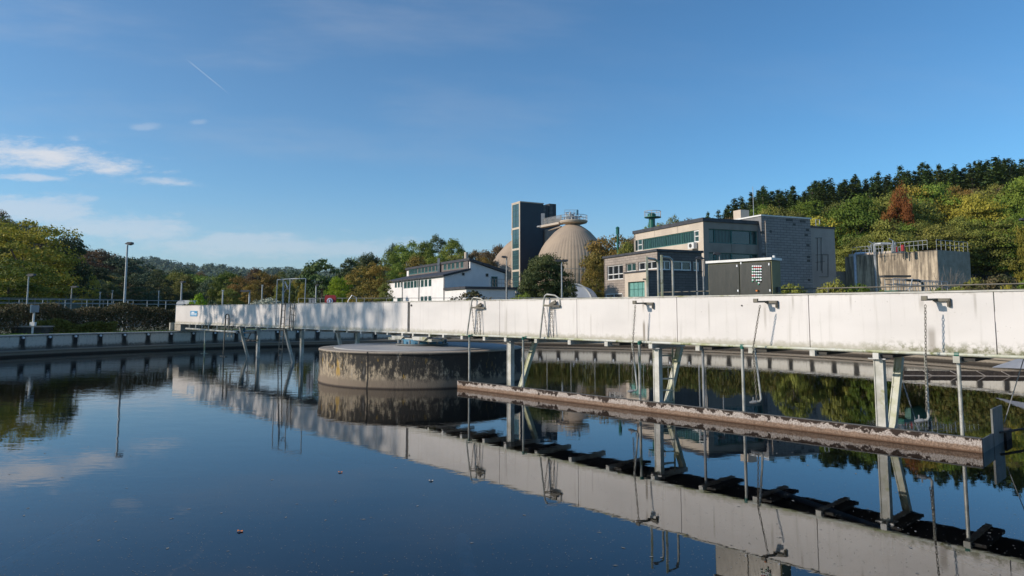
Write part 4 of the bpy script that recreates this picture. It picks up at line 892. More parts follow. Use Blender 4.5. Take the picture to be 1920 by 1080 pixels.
# ------------------------------------------------------------------ digesters
def digester(px, D, ytop, label):
    c = at(px, ytop, D); zt_ = c[2]; k = D/1294.9
    th = thing('digester', label, 'digester', (c[0], c[1], 1), 0, 'egg shaped digesters')
    pr = [(0, 0), (13, 1), (17, 3), (25, 8), (34, 15), (43, 25), (51, 34), (58, 45), (64, 58), (68, 70), (70, 84), (70, 96), (68, 110), (64, 126), (59, 150), (55, 175)]
    prof = [(max(.01, a*k), zt_ - b_*k) for a, b_ in pr][::-1]; prof = [(prof[0][0], 1)] + prof
    # subdivide smoothly
    P2 = []
    for i in range(len(prof)-1):
        for s_ in range(3):
            f = s_/3; P2.append((prof[i][0]*(1-f)+prof[i+1][0]*f, prof[i][1]*(1-f)+prof[i+1][1]*f))
    P2.append(prof[-1])
    mb = MB(); mb.lathe([(r, z) for r, z in P2], (c[0], c[1], 0), 192, rmod=lambda i: (1.0, 1.006, 1.0055)[i % 3]); obj('shell', mb, M['digester'], th, smooth=False)
    zz = zt_ - 88*k
    mb = MB(); mb.lathe([(70.4*k, zz-.06), (70.9*k, zz), (70.4*k, zz+.06)], (c[0], c[1], 0), 96); obj('seam_ring', mb, M['concrete'], th)
    return th, c, zt_, k
def platform(th, c, z, r, rails=True):
    mb = MB(); mb.lathe([(.01, z-.75), (r*.55, z-.75), (r*.93, z-.45), (r, z-.12), (r, z), (.01, z)], (c[0], c[1], 0), 40); obj('platform', mb, M['cream'], th)
    mb = MB()
    for h_ in (.55, 1.1):
        ring = [(c[0]+r*.97*math.cos(2*PI*i/32), c[1]+r*.97*math.sin(2*PI*i/32), z+h_) for i in range(33)]; mb.tube(ring, .05, 5, cap=False)
    for i in range(28): a = 2*PI*i/28; mb.tube([(c[0]+r*.97*math.cos(a), c[1]+r*.97*math.sin(a), z), (c[0]+r*.97*math.cos(a), c[1]+r*.97*math.sin(a), z+1.1)], .035, 4)
    obj('guard_rail', mb, M['galv'], th)
    rn = random.Random(5); mb = MB()
    for i in range(16):
        a, q = rn.uniform(0, 2*PI), rn.uniform(0, r*.7); x, y = c[0]+q*math.cos(a)-r*.2, c[1]+q*math.sin(a); h_ = rn.uniform(.6, 1.9)
        mb.tube([(x, y, z), (x, y, z+h_), (x+rn.uniform(-.6, .6), y, z+h_+.1)], rn.uniform(.07, .16), 6)
    mb.cyl((c[0], c[1], z), 1.0, 1.0, 14); mb.box((c[0]-.9, c[1]-1, z+.5), (1.1, .8, .9))
    for h_ in (1.9, 2.4): mb.tube([(c[0]-1.9, c[1], z+h_), (c[0]+1.0, c[1], z+h_)], .04, 5)
    for x in (-1.9, -.9, .1, 1.0): mb.tube([(c[0]+x, c[1], z), (c[0]+x, c[1], z+2.4)], .04, 5)
    obj('roof_pipework', mb, M['pole_paint'], th)
    mb = MB(); mb.tube([(c[0]+.7, c[1]-.3, z+1.2), (c[0]+.75, c[1]-.3, z+2.4)], .22, 8); obj('valve', mb, M['blue_steel'], th)
d1, c1, zt1, k1 = digester(1073, 146, 421, 'large ribbed concrete digester behind the round dark tree')
platform(d1, (c1[0]+.3, c1[1]), zt1+.75, 26.5*k1)
d2, c2, zt2_, k2 = digester(984, 176, 443, 'ribbed concrete digester half hidden behind the dark lift tower')
platform(d2, (c2[0]-.3, c2[1]), zt2_+.6, 24*k2)
# lift tower
tA = at(975.5, 378, 156)
lt_ = thing('lift_tower', 'tall dark clad tower with a narrow glazed front beside the digesters', 'tower', (tA[0], tA[1], 1), math.atan2(WR[1], WR[0]))
T1, T2 = Line(tA, WL), Line(tA, WR); F1, F2 = Fac(T1, -1), Fac(T2, 1); l1 = T1.s(960, 430); l2 = T2.s(1019, 430); zt_ = tA[2]
mb = MB(); box_body(mb, (tA[0]+WL[0]*.02, tA[1]+WL[1]*.02), WR, l2, WL, l1-.04, 1, zt_-.12); obj('cladding', mb, M['navy_clad'], lt_)
mb = MB(); box_body(mb, (tA[0]-WL[0]*.1-WR[0]*.1, tA[1]-WL[1]*.1-WR[1]*.1), WR, l2+.2, WL, l1+.2, zt_-.119, zt_+.12); obj('roof_edge', mb, M['cream'], lt_)
trz = [1.0] + [T1.z(968, y) for y in (548, 507.5, 467.5, 428.5)] + [zt_-.15]
hs = [(.45, l1-.35, a+.22, b_-.22) for a, b_ in zip(trz, trz[1:])]
F1b = Fac(Line((tA[0]-WR[0]*.1, tA[1]-WR[1]*.1), WL), -1)
F1b.build('glazing_frame', M['cream'], lt_, 0, l1, 1, zt_-.15, hs, dep=.09)
for h in hs: F1b.window(lt_, h, M['glass_tower'], M['frame_teal'], 2, 4, dep=.05, fw=.07)
# fix last side strip of the frame
mb = MB(); box_body(mb, (tA[0]-WR[0]*.1, tA[1]-WR[1]*.1), WR, .099, WL, .02, 1, zt_-.15); obj('corner_strip', mb, M['cream'], lt_)
# connecting block and stacks
kA_ = T2.p(l2+.02, 0, -1.2); LS = Line(kA_, WR); sl_ = LS.s(1050, 430); zl_ = LS.z(1019, 408.5)
st = thing('stair_block', 'lower dark block with two black flue stacks behind the lift tower', 'building', (kA_[0], kA_[1], 1), math.atan2(WR[1], WR[0]))
mb = MB(); box_body(mb, kA_, WR, sl_, WL, 5, 1, zl_); obj('wall', mb, M['navy_clad'], st)
for (x0, x1, y0) in ((1022, 1033, 383), (1034, 1047, 380.5)):
    a, b_ = LS.s(x0, 400), LS.s(x1, 400); mb = MB(); box_body(mb, LS.p(a, 0, -1.0), WR, b_-a, WL, b_-a, zl_, LS.z(x0, y0)); s0 = obj('flue_stack', mb, M['stack_grey'], st)
    mb = MB(); zz = zl_+.3
    while zz < LS.z(x0, y0): mb.bar(LS.p(a+.02, zz, -.96), LS.p(a+(b_-a)*.45, zz, -.96), .12, .07); zz += .32
    obj('louvres', mb, M['galv'], s0)
cA2 = T2.p(l2+.4, 0, .9); mb = MB(); box_body(mb, cA2, WR, 3.2, WL, 2.0, 1, LS.z(1022, 432)); 
tag(obj('concrete_shaft', mb, M['cream_dull'], loc=(cA2[0], cA2[1], 1)), 'pale concrete shaft between the dark tower and the large digester', 'shaft')
# walkway
wk = thing('walkway', 'high railed walkway from the dark tower to the digester top', 'walkway', at(1012, 430, 150))
pa, pb = Vector(at(1016, 425.5, 151)), Vector(at(1052, 418.5, 147))
mb = MB(); mb.bar(pa, pb, 1.6, .45); obj('deck', mb, M['cream'], wk)
mb = MB(); mb.bar(pa+Vector((1.6, -.6, -.8)), pb+Vector((0, 0, -.75)), .5, .25); obj('girder', mb, M['cream_dull'], wk)
mb = MB()
for s_ in (-.7, .7):
    off = Vector((0, s_, .2))
    for z in (.5, 1.0, 1.5): mb.tube([pa+off+Vector((0, 0, z)), pb+off+Vector((0, 0, z))], .04, 4)
    for i in range(18): p = pa.lerp(pb, i/17)+off; mb.tube([p, p+Vector((0, 0, 1.5))], .04, 4)
obj('guard_rail', mb, M['galv'], wk)
mb = MB(); mb.lathe([(.01, -.3), (.9, -.3), (.9, 0), (.01, 0)], tuple(pa+Vector((-.2, 0, .2))), 16); mb.box(tuple(pa+Vector((.2, -.9, 1.6))), (.8, .1, 2.6)); obj('landing', mb, M['grey_box'], wk)
# white domed roof in front of the digester
ta_, tb_2 = at(1040, 556, 70), at(1112, 556, 70)
th = thing('vaulted_shed', 'bluish white shed with rounded roof behind the dark tree', 'shed', (ta_[0], 70, 1))
wd_ = tb_2[0]-ta_[0]; zt_ = at(1080, 532.5, 70)[2]
poly = [(ta_[0], 70, 1), (tb_2[0], 70, 1)] + [(ta_[0]+wd_/2+wd_/2*math.cos(PI*i/20), 70, 2.6+(zt_-2.6)*math.sin(PI*i/20)**.8) for i in range(21)]
mb = MB(); mb.prism(poly, (1.5, 7, 0)); obj('shell', mb, M['pale_shadow_roof'], th)
mb = MB(); mb.tube([(p[0]-.03, p[1]-.05, p[2]) for p in poly[2:]], .1, 6); obj('edge_trim', mb, M['frame_white'], th)
# green stacks
g1 = at(1222, 400, 78); th = thing('green_stack', 'thick green vent stack with round railed platform above the beige roof', 'stack', (g1[0], g1[1], 1))
mb = MB(); mb.lathe([(.36, 1), (.36, g1[2]-.5), (.46, g1[2]-.45), (.46, g1[2]-.1), (.3, g1[2]), (.01, g1[2])], (g1[0], g1[1], 0), 20); obj('pipe', mb, M['green_paint'], th)
zz = at(1222, 407, 78)[2]; mb = MB(); mb.lathe([(.4, zz-.12), (.95, zz-.08), (.95, zz), (.4, zz)], (g1[0]+.1, g1[1], 0), 20); obj('platform', mb, M['green_paint'], th)
mb = MB(); mb.tube([(g1[0]+.1+.92*math.cos(2*PI*i/20), g1[1]+.92*math.sin(2*PI*i/20), zz+.65) for i in range(21)], .03, 5, cap=False)
for i in range(10): a = 2*PI*i/10; mb.tube([(g1[0]+.1+.92*math.cos(a), g1[1]+.92*math.sin(a), zz), (g1[0]+.1+.92*math.cos(a), g1[1]+.92*math.sin(a), zz+.65)], .025, 4)
obj('guard_rail', mb, M['pale_bar'], th)
g2 = at(1158, 425, 88); th = thing('green_pipe_stack', 'slender green vent pipe rising above the autumn tree', 'stack', (g2[0], g2[1], 1))
mb = MB(); mb.tube([(g2[0], g2[1], 1), (g2[0], g2[1], g2[2]-.9)], .13, 8); mb.tube([(g2[0], g2[1], g2[2]-1.0), (g2[0], g2[1], g2[2]-.2)], .22, 8); obj('pipe', mb, M['green_paint'], th)
mb = MB(); mb.tube([(g2[0], g2[1], g2[2]-.2), (g2[0], g2[1], g2[2])], .3, 8, .1); obj('cap', mb, M['green_paint'], th)
# ------------------------------------------------------------------ concrete tank at right
rA = at(1757, 468.5, 66); QL = (-.47, .883); QR = (.883, .47)
R1, R2 = Line(rA, QL), Line(rA, QR); FR1, FR2 = Fac(R1, -1), Fac(R2, 1); a1_ = R1.s(1585, 500); b1_ = R2.s(1819, 490); rz_ = rA[2]
rt = thing('concrete_tank', 'streaked concrete tank with pipes and railings on top below the wooded hill', 'tank', (rA[0], rA[1], 1), math.atan2(QR[1], QR[0]))
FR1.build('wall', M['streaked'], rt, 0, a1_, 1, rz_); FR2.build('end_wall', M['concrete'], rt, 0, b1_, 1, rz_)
mb = MB(); box_body(mb, (rA[0]+QL[0]*.03+QR[0]*.03, rA[1]+QL[1]*.03+QR[1]*.03), QR, b1_, QL, a1_, 1.0, rz_-.01); obj('roof', mb, M['roof_grey'], rt)
mb = MB()
for i in range(4): k = a1_*.47+a1_*.5*i/4; box_body(mb, R1.p(k, 0, .1-.0), QR, 2.6, QL, a1_*.115, rz_+.0, rz_+.28)
obj('roof_covers', mb, M['cream'], rt)
mb = MB()
def rail(L, a, b_, z, off, n, h_=1.05, r=.022):
    for q in (.55, 1.0): mb.tube([L.p(a, z+h_*q, off), L.p(b_, z+h_*q, off)], r, 5)
    for i in range(n+1): k = a+(b_-a)*i/n; mb.tube([L.p(k, z, off), L.p(k, z+h_, off)], r, 5)
rail(R1, .2, a1_*.42, rz_, -1.2, 9, .9); rail(R2, .2, b1_, rz_, -.15, 7, 1.0); rail(R1, a1_*.45, a1_*.8, rz_, -1.5, 7, .8)
obj('guard_rail', mb, M['pole_paint'], rt)
mb = MB(); rn = random.Random(2)
for i in range(12):
    k = rn.uniform(.15, .62)*a1_; h_ = rn.uniform(.3, 1.1); off = -rn.uniform(.8, 2); p = R1.p(k, rz_, off); mb.tube([p, (p[0], p[1], rz_+h_), (p[0]+rn.uniform(-.5, .5), p[1], rz_+h_+rn.uniform(-.2, .3))], rn.uniform(.03, .06), 6)
obj('roof_pipework', mb, M['pole_paint'], rt)
mb = MB(); p = R1.p(a1_*.33, rz_, -1.2); mb.cyl(p, .16, .5, 10); obj('valve_head', mb, M['red_paint'], rt)
mb = MB(); p = R1.p(a1_*.24, rz_, -1.6); mb.cyl(p, .16, .6, 10); obj('valve_head', mb, M['red_paint'], rt)
for (px_, y0, mt) in ((1606, 476, 'blue_white'), (1644, 458, 'pole_paint')):
    k = R1.s(px_, 500); z = R1.z(px_, y0); mb = MB(); mb.tube([R1.p(k, 1, .0+.25*-1*-1*0+.0) if 0 else FR1.P(k, 1, -.2), FR1.P(k, z-.15, -.2), FR1.P(k-.1, z, -.2), FR1.P(k-.6, z+.02, -.1), FR1.P(k-1.2, z-.02, .6)], .14, 8); obj('riser_pipe', mb, M[mt], rt)
mb = MB(); box_body(mb, R1.p(a1_+.1, 0, -1.5), QR, 4, QL, 3, 1, rz_-1.6)
lk = tag(obj('low_plant_room', mb, M['cream_dull'], loc=tuple(R1.p(a1_+.1, 1, -1.5))), 'dim low plant room between the grey block and the streaked tank', 'building')
# green scraper with railing in front of the concrete tank
sA = at(1672, 548, 36)
gs = thing('green_scraper', 'green framed scraper walkway with grey railing before the streaked tank', 'scraper', (sA[0], sA[1], 1))
x0, x1 = at(1668, 548, 36)[0], at(1745, 548, 36)[0]; zz = at(1700, 545, 36)[2]
mb = MB(); mb.bar((x0, 36, zz-.1), (x1, 37, zz-.1), .9, .22); mb.bar((x0+.4, 35.6, zz-.5), (x1-.3, 36.6, zz-.5), .3, .5); obj('frame', mb, M['green_paint'], gs)
mb = MB(); ztp = at(1700, 523, 36)[2]
for yy in (-.4, .4):
    for z in (zz+.35, ztp): mb.tube([(x0, 36+yy, z), (x1+1.6, 37.5+yy, z-.1)], .022, 5)
    for i in range(10): f = i/9; mb.tube([(x0+(x1+1.6-x0)*f, 36+yy+1.5*f, zz), (x0+(x1+1.6-x0)*f, 36+yy+1.5*f, ztp-.1*f)], .02, 5)
mb.tube([(x0+.2, 35.6, 1.2), (x0+1.0, 35.6, ztp)], .03, 5); mb.tube([(x0+.6, 35.6, zz), (x0+1.6, 35.6, ztp-.1)], .02, 5)
obj('guard_rail', mb, M['pole_paint'], gs)
mb = MB(); mb.tube([(x0+1, 36.2, ztp-.05), (x1-.1, 36.8, ztp-.05), (x1+.1, 36.8, ztp-.2), (x1+.1, 36.8, zz)], .07, 8); mb.box((x0+.5, 36.3, ztp+.15), (1.4, .5, .1)); obj('pipework', mb, M['dark_metal'], gs)

# ------------------------------------------------------------------ lamps
def lamp(px, ytop, D, label, head=1, lean=0, arm=.45, r=.055, pole='pole_paint', grp='street lamps around the works'):
    c = at(px, ytop, D); z0 = H(c[0], c[1]); s_ = 1 if D < 60 else 1.3
    th = thing('street_lamp', label, 'lamp', (c[0], c[1], z0), 0, grp)
    mb = MB(); mb.tube([(c[0]-lean, c[1], z0), (c[0], c[1], c[2]-.08)], r*1.2*s_, 8, r*.8*s_); obj('pole', mb, M[pole], th)
    mb = MB()
    for h_ in (head if isinstance(head, (list, tuple)) else [head]):
        L = arm*h_*s_
        mb.prism([(c[0]-.12*h_, c[1]-.13*s_, c[2]-.02), (c[0]+L*.5, c[1]-.16*s_, c[2]-.1), (c[0]+L*1.05, c[1]-.13*s_, c[2]-.02), (c[0]+L*.95, c[1]-.13*s_, c[2]+.1), (c[0]+L*.2, c[1]-.13*s_, c[2]+.1)], (0, .28*s_, 0))
    obj('lamp_head', mb, M['lamp_head'], th); return th
lamp(239, 457, 43.6, 'tall dark headed lamp above the hedge at the left', 1, 0, .33, .07, 'pole_paint')
lamp(54, 516, 47, 'short lamp at the far left in front of the trees', 1, 0, .4, .05)
lamp(135, 538, 70, 'dim small lamp before the dark trees at the left', 1, 0, .45, .05, 'galv')
lamp(341, 529, 62, 'thin pale lamp left of the bright green bush', 1, 0, .2, .06)
lamp(468, 546, 62, 'pale lamp beside the white flowering mound', -1, 0, .6, .07)
lamp(593, 535, 75, 'small lamp before the dark pine', 1, 0, .2, .07)
lamp(950, 482, 62, 'tall lamp in front of the white building terrace', -1, 0, .35, .06, 'galv')
lamp(1053, 489, 55, 'double armed lamp in front of the round dark tree', [-1, 1], 0, .5, .06)
lamp(1306, 484, 44, 'lamp with dark head left of the office corner', 1, 0, .35, .05, 'galv')
lamp(1318, 485, 46, 'lamp with dark head at the office corner', -1, 0, .35, .05, 'galv')
lamp(1349, 476, 48, 'lamp head rising behind the control cabinet', -1, 0, .4, .05, 'galv')
lamp(1925, 412, 45, 'grey lamp head at the right edge before the wooded hill', -1, 0, .4, .07)
# thin posts in the distance
for px_, y_, D, lab in ((418, 545, 60, 'slim pale post right of the bright bush'), (492, 535, 70, 'slim dim post above the flowering mound'), (188, 548, 80, 'slim post in front of the yellow tree'), (211, 545, 85, 'slim grey post left of the tall lamp'), (298, 546, 80, 'slim post behind the white van roof')):
    c = at(px_, y_, D); mb = MB(); mb.tube([(c[0], c[1], 1), c], .06, 6); mb.box((c[0], c[1], c[2]), (.16, .16, .12)); tag(obj('marker_post', mb, M['pole_paint'], loc=(c[0], c[1], 1)), lab, 'post', 'slim posts beyond the tank')
# life buoy case behind the bridge
c = at(619, 564, 47); lb = thing('lifebuoy_case', 'red lifebuoy case with white ring peeking over the bridge', 'lifebuoy', (c[0], c[1], 1))
mb = MB(); w2 = .37
out_ = []
for (sx, sz) in ((1, -1), (1, 1), (-1, 1), (-1, -1)):
    for k in range(5):
        a = {(1, -1): -PI/2, (1, 1): 0, (-1, 1): PI/2, (-1, -1): PI}[(sx, sz)] + k*PI/8; out_.append((c[0]+sx*(w2-.13)+.13*math.cos(a), c[1], c[2]+.02+sz*(w2-.13)+.13*math.sin(a)))
mb.prism(out_, (0, .2, 0)); obj('case', mb, M['red_paint'], lb)
mb = MB(); mb.tube([(c[0]+.17*math.cos(2*PI*i/24), c[1]-.06, c[2]-.02+.17*math.sin(2*PI*i/24)) for i in range(25)], .04, 8, cap=False); mb.cyl((c[0], c[1]-.05, c[2]-.12), .08, .2, 10); obj('ring', mb, M['blue_white'], lb)
mb = MB(); mb.tube([(c[0], c[1]+.1, 1), (c[0], c[1]+.1, c[2]-.3)], .05, 6); obj('post', mb, M['galv'], lb)
for px_, lab in ((582, 'left one of two little grey boxes behind the bridge'), (588, 'right one of two little grey boxes behind the bridge')):
    c = at(px_, 561, 46); mb = MB(); mb.box((c[0], c[1], c[2]-.6), (.17, .15, 1.25)); mb.box((c[0], c[1], c[2]+.04), (.2, .2, .04)); tag(obj('meter_box', mb, M['grey_box'], loc=(c[0], c[1], 1)), lab, 'box', 'grey boxes behind the bridge')
mb = MB()
c = at(660, 558, 46); mb.tube([(c[0]-.3, c[1], 1), (c[0]-.25, c[1], c[2]-.2), (c[0], c[1], c[2]+.15), (c[0]+.3, c[1], c[2]-.0), (c[0]+.35, c[1], 1)], .035, 6); tag(obj('pipe_hoop', mb, M['pole_paint'], loc=(c[0], c[1], 1)), 'grey pipe hoop behind the bridge right of the lifebuoy', 'hoop')
# instrument post on the left rim
c = at(65, 580, 36.9); ip_ = thing('instrument_post', 'white instrument box on a post at the left rim', 'instrument', (c[0], c[1], 1.1))
mb = MB(); mb.tube([(c[0]-.05, c[1], 1.1), (c[0]-.02, c[1], 2.25)], .05, 8); obj('post', mb, M['frame_white'], ip_)
z = at(66, 579, 37.6)[2]; mb = MB(); mb.box((c[0]+.03, c[1], z), (.30, .22, .38), .3); bx_ = obj('box', mb, M['grey_box'], ip_)
mb = MB(); mb.box((c[0]-.15, c[1]-.03, z), (.05, .26, .42), .3); obj('side_cover', mb, M['frame_white'], bx_)
z = at(66, 607, 37.6)[2]; mb = MB(); mb.box((c[0]+.0, c[1]-.06, z), (.26, .16, .2)); obj('junction_box', mb, M['frame_white'], ip_)
a, b_ = at(20, 613, 37.2), at(78, 613, 37.2)
sb = thing('manhole_block', 'dark concrete shaft block with pale slab beside the instrument post', 'shaft', ((a[0]+b_[0])/2, 37.5, 1))
mb = MB(); mb.box(((a[0]+b_[0])/2, 37.7, 1.22), (b_[0]-a[0], .9, .44)); obj('block', mb, M['under_dark'], sb)
mb = MB(); mb.box(((a[0]+b_[0])/2, 37.7, 1.48), (b_[0]-a[0]+.1, 1.0, .07)); obj('slab', mb, M['pale_bar'], sb)
# left railing of the next basin
def long_rail(name, label, p0, p1, z0, zts, n, mat_='pole_paint', r=.028):
    th = thing(name, label, 'railing', (p0[0], p0[1], z0)); 
    for z in zts: mb = MB(); mb.tube([(p0[0], p0[1], z), (p1[0], p1[1], z)], r, 6); obj('rail', mb, M[mat_], th)
    for i in range(n+1):
        f = i/n; x, y = p0[0]+(p1[0]-p0[0])*f, p0[1]+(p1[1]-p0[1])*f; mb = MB(); mb.tube([(x, y, z0), (x, y, max(zts))], r, 6); obj('post', mb, M[mat_], th)
long_rail('basin_railing', 'long double grey railing behind the hedge at the left', at(-160, 560, 44), at(345, 563, 56), 1.0, (at(0, 560, 46)[2], at(0, 568, 46)[2]), 12)
long_rail('rear_basin_railing', 'farther dim grey railing behind the left double railing', at(-120, 560, 54), at(250, 563, 70), 1.0, (at(0, 557.5, 57)[2], at(0, 566, 57)[2]), 16, 'galv')
long_rail('rim_railing', 'low thin railing behind the bridge in the middle', at(560, 563, 50), at(1250, 556, 47), 1.0, (at(900, 562, 49)[2]+.12, at(900, 568, 49)[2]), 16, 'galv', .02)
# basin wall behind hedge (pale)
a, b_ = at(-150, 575, 47), at(330, 575, 60); mb = MB(); mb.bar((a[0], a[1], 1.35), (b_[0], b_[1], 1.35), .4, .9)
tag(obj('basin_wall', mb, M['concrete'], loc=(a[0], a[1], 1)), 'pale wall of the next basin behind the left hedge', 'basin wall')
# van roofs in the distance
def van(px0, px1, ytop, D, label, mt='frame_white'):
    a, b_ = at(px0, ytop, D), at(px1, ytop, D); wd = b_[0]-a[0]; z1 = a[2]; z0 = z1-2.1
    z0 = 1.0; th = thing('parked_van', label, 'van', ((a[0]+b_[0])/2, D, z0), 0, 'vans parked beyond the hedge')
    mb = MB(); mb.prism([(a[0], D, z0+.35), (b_[0], D, z0+.35), (b_[0], D, z0+(z1-z0)*.55), (b_[0]-wd*.10, D, z1-.12), (b_[0]-wd*.16, D, z1), (a[0]+.2, D, z1), (a[0], D, z1-.2)], (0, 1.9, 0)); obj('body', mb, M[mt], th)
    mb = MB(); mb.prism([(b_[0]-wd*.3, D-.01, z0+(z1-z0)*.55), (b_[0]-wd*.03, D-.01, z0+(z1-z0)*.55), (b_[0]-wd*.13, D-.01, z1-.25), (b_[0]-wd*.3, D-.01, z1-.25)], (0, .015, 0)); obj('side_window', mb, M['glass_dark'], th)
    for f in (.18, .82): mb = MB(); x = a[0]+wd*f; mb.tube([(x, D-.02, z0+.35), (x, D+.2, z0+.35)], .35, 16); obj('wheel', mb, M['dark_metal'], th)
van(331, 366, 563, 58, 'white van roof behind the thin lamp beyond the hedge', 'white_render')
# ------------------------------------------------------------------ vegetation
def leaves_to_mesh(name, P, Nn, S, mat, asp=1.0):
    """P centres, Nn normals, S sizes -> loose quads"""
    n = len(P); r = np.random.randn(n, 3); Nn = Nn/np.linalg.norm(Nn, axis=1, keepdims=True)
    a = np.cross(Nn, r); a /= np.linalg.norm(a, axis=1, keepdims=True)+1e-9; b_ = np.cross(Nn, a)
    a = a*S[:, None]*.5*asp; b_ = b_*S[:, None]*.5
    V = np.empty((n, 4, 3)); V[:, 0] = P-a; V[:, 1] = P-b_*.7; V[:, 2] = P+a; V[:, 3] = P+b_*.7
    me = bpy.data.meshes.new(name); me.vertices.add(4*n); me.vertices.foreach_set('co', V.reshape(-1))
    me.loops.add(4*n); me.loops.foreach_set('vertex_index', np.arange(4*n, dtype=np.int32))
    me.polygons.add(n); me.polygons.foreach_set('loop_start', np.arange(0, 4*n, 4, dtype=np.int32)); me.polygons.foreach_set('loop_total', np.full(n, 4, dtype=np.int32))
    me.update(calc_edges=True); me.materials.append(mat); return me
def rdir(n):
    v = np.random.randn(n, 3); return v/np.linalg.norm(v, axis=1, keepdims=True)
def blob_crown(nb, nl, leaf, rx=.5, z0=.12, z1=1.0, shape='oval', br=.15, seed=0, sparse=0.0):
    """unit tree: height 1, crown half width rx"""
    np.random.seed(seed); Ps, Ns = [], []
    cz, hz = (z0+z1)/2, (z1-z0)/2
    for i in range(nb):
        d = rdir(1)[0]; q = np.random.uniform(.35, 1)**.5
        if shape == 'round': w_ = 1
        e = np.array([d[0]*rx, d[1]*rx, d[2]*hz])*q*.86
        if shape == 'dome' and e[2] < 0: e[:2] *= 1.08
        if shape == 'oval': e[:2] *= 1 - .25*max(0, e[2]/hz)
        lump = 1 + .16*math.sin(3*math.atan2(d[1], d[0])+seed) + .10*math.sin(5*d[2]+seed*2)
        c = np.array([e[0]*lump, e[1]*lump, cz+e[2]]); r = br*np.random.uniform(.65, 1.25)
        n = int(nl*np.random.uniform(.6, 1.3)); dd = rdir(n); dd[:, 2] = np.abs(dd[:, 2])*.8 + dd[:, 2]*.2 - .05
        rad = r*np.random.uniform(.45, 1.1, n)**.6
        P = c + dd*rad[:, None]*np.array([1, 1, .72]); Ps.append(P); Ns.append(dd + np.random.randn(n, 3)*.45)
    P = np.concatenate(Ps); N_ = np.concatenate(Ns); S = leaf*np.random.uniform(.6, 1.4, len(P)); return P, N_, S
def spruce_crown(seed, tiers=42, leaf=.042, rx=.23):
    np.random.seed(seed); Ps, Ns = [], []
    for i in range(tiers):
        f = min(1, max(0, i/(tiers-1)+np.random.uniform(-.02, .02))); z = .1+.90*f; R = rx*(1-f)**.9*np.random.uniform(.85, 1.12)+.012; nbr = max(5, int(14*(1-f)+5)); ph = np.random.uniform(0, 6)
        for k in range(nbr):
            a = ph+2*PI*k/nbr+np.random.uniform(-.2, .2); Rk = R*np.random.uniform(.7, 1.2); n = 9
            t_ = np.linspace(.12, 1, n); x = np.cos(a)*Rk*t_; y = np.sin(a)*Rk*t_; zz = z - .28*Rk*t_**1.6 + .10*Rk*(t_ > .9)
            P = np.stack([x, y, zz], 1) + np.random.randn(n, 3)*.009; P[:, 2] += np.random.uniform(-.015, .02); Ps.append(P); Ns.append(np.stack([np.full(n, -np.cos(a)*.3), np.full(n, -np.sin(a)*.3), np.ones(n)], 1)+np.random.randn(n, 3)*.5)
    P = np.concatenate(Ps); return P, np.concatenate(Ns), leaf*np.random.uniform(.6, 1.3, len(P))*np.clip(1.4-P[:, 2], .45, 1)
def trunk_mb(seed, h=.55, r=.025, nb=5, spread=.25):
    rn = random.Random(seed); mb = MB(); p = [(0, 0, -.03)]; x = y = 0
    for i in range(1, 5): x += rn.uniform(-.015, .015); y += rn.uniform(-.015, .015); p.append((x, y, h*i/4))
    mb.tube(p, r, 7, r*.35)
    for k in range(nb):
        a = rn.uniform(0, 6.28); z = h*rn.uniform(.3, .95); L = spread*rn.uniform(.6, 1.1); mb.tube([(x*z/h, y*z/h, z), (x+L*.5*math.cos(a), y+L*.5*math.sin(a), z+L*.45), (x+L*math.cos(a), y+L*math.sin(a), z+L*1.1)], r*.4, 5, r*.1)
    return mb
CR, TK = {}, {}
def crown_mesh(kind, v, leafm):
    key = (kind, v, leafm)
    if key in CR: return CR[key]
    sd = v*13+len(kind)*7
    if kind == 'big': a = blob_crown(80, 140, .029, .5, .08, 1.0, 'oval', .16, sd)
    elif kind == 'fine': a = blob_crown(110, 150, .022, .5, .04, 1.0, 'round', .13, sd)
    elif kind == 'tall': a = blob_crown(70, 170, .026, .44, .05, 1.0, 'oval', .17, sd)
    elif kind == 'loose': a = blob_crown(85, 85, .025, .48, .12, 1.0, 'oval', .11, sd)
    elif kind == 'pine': a = blob_crown(60, 95, .036, .46, .1, 1.0, 'oval', .12, sd)
    elif kind == 'spruce': a = spruce_crown(sd)
    elif kind == 'dense': a = blob_crown(230, 200, .022, .5, .02, 1.0, 'round', .13, sd)
    elif kind == 'shrub': a = blob_crown(40, 80, .06, .6, .0, 1.0, 'dome', .22, sd)
    elif kind == 'sparse': a = blob_crown(75, 34, .03, .48, .15, 1.0, 'oval', .16, sd)
    CR[key] = leaves_to_mesh('crown', *a, M[leafm]); return CR[key]
def trunk_mesh(kind, v):
    key = (kind == 'spruce', v)
    if key in TK: return TK[key]
    mb = trunk_mb(v, .9 if kind == 'spruce' else .6, .012 if kind == 'spruce' else .022, 0 if kind == 'spruce' else 6)
    me = bpy.data.meshes.new('trunk'); me.from_pydata([tuple(q) for q in mb.v], [], mb.f); me.update(); me.materials.append(M['bark']); TK[key] = me; return me
RN = random.Random(11)
CN = {'leaf_green': 'green', 'leaf_dark': 'dark green', 'leaf_olive': 'olive', 'leaf_yellow': 'yellow green', 'leaf_orange': 'orange', 'leaf_brown': 'brownish', 'leaf_bluegreen': 'grey green', 'leaf_autumn': 'golden brown', 'leaf_lime': 'lime', 'leaf_spruce': 'dark'}
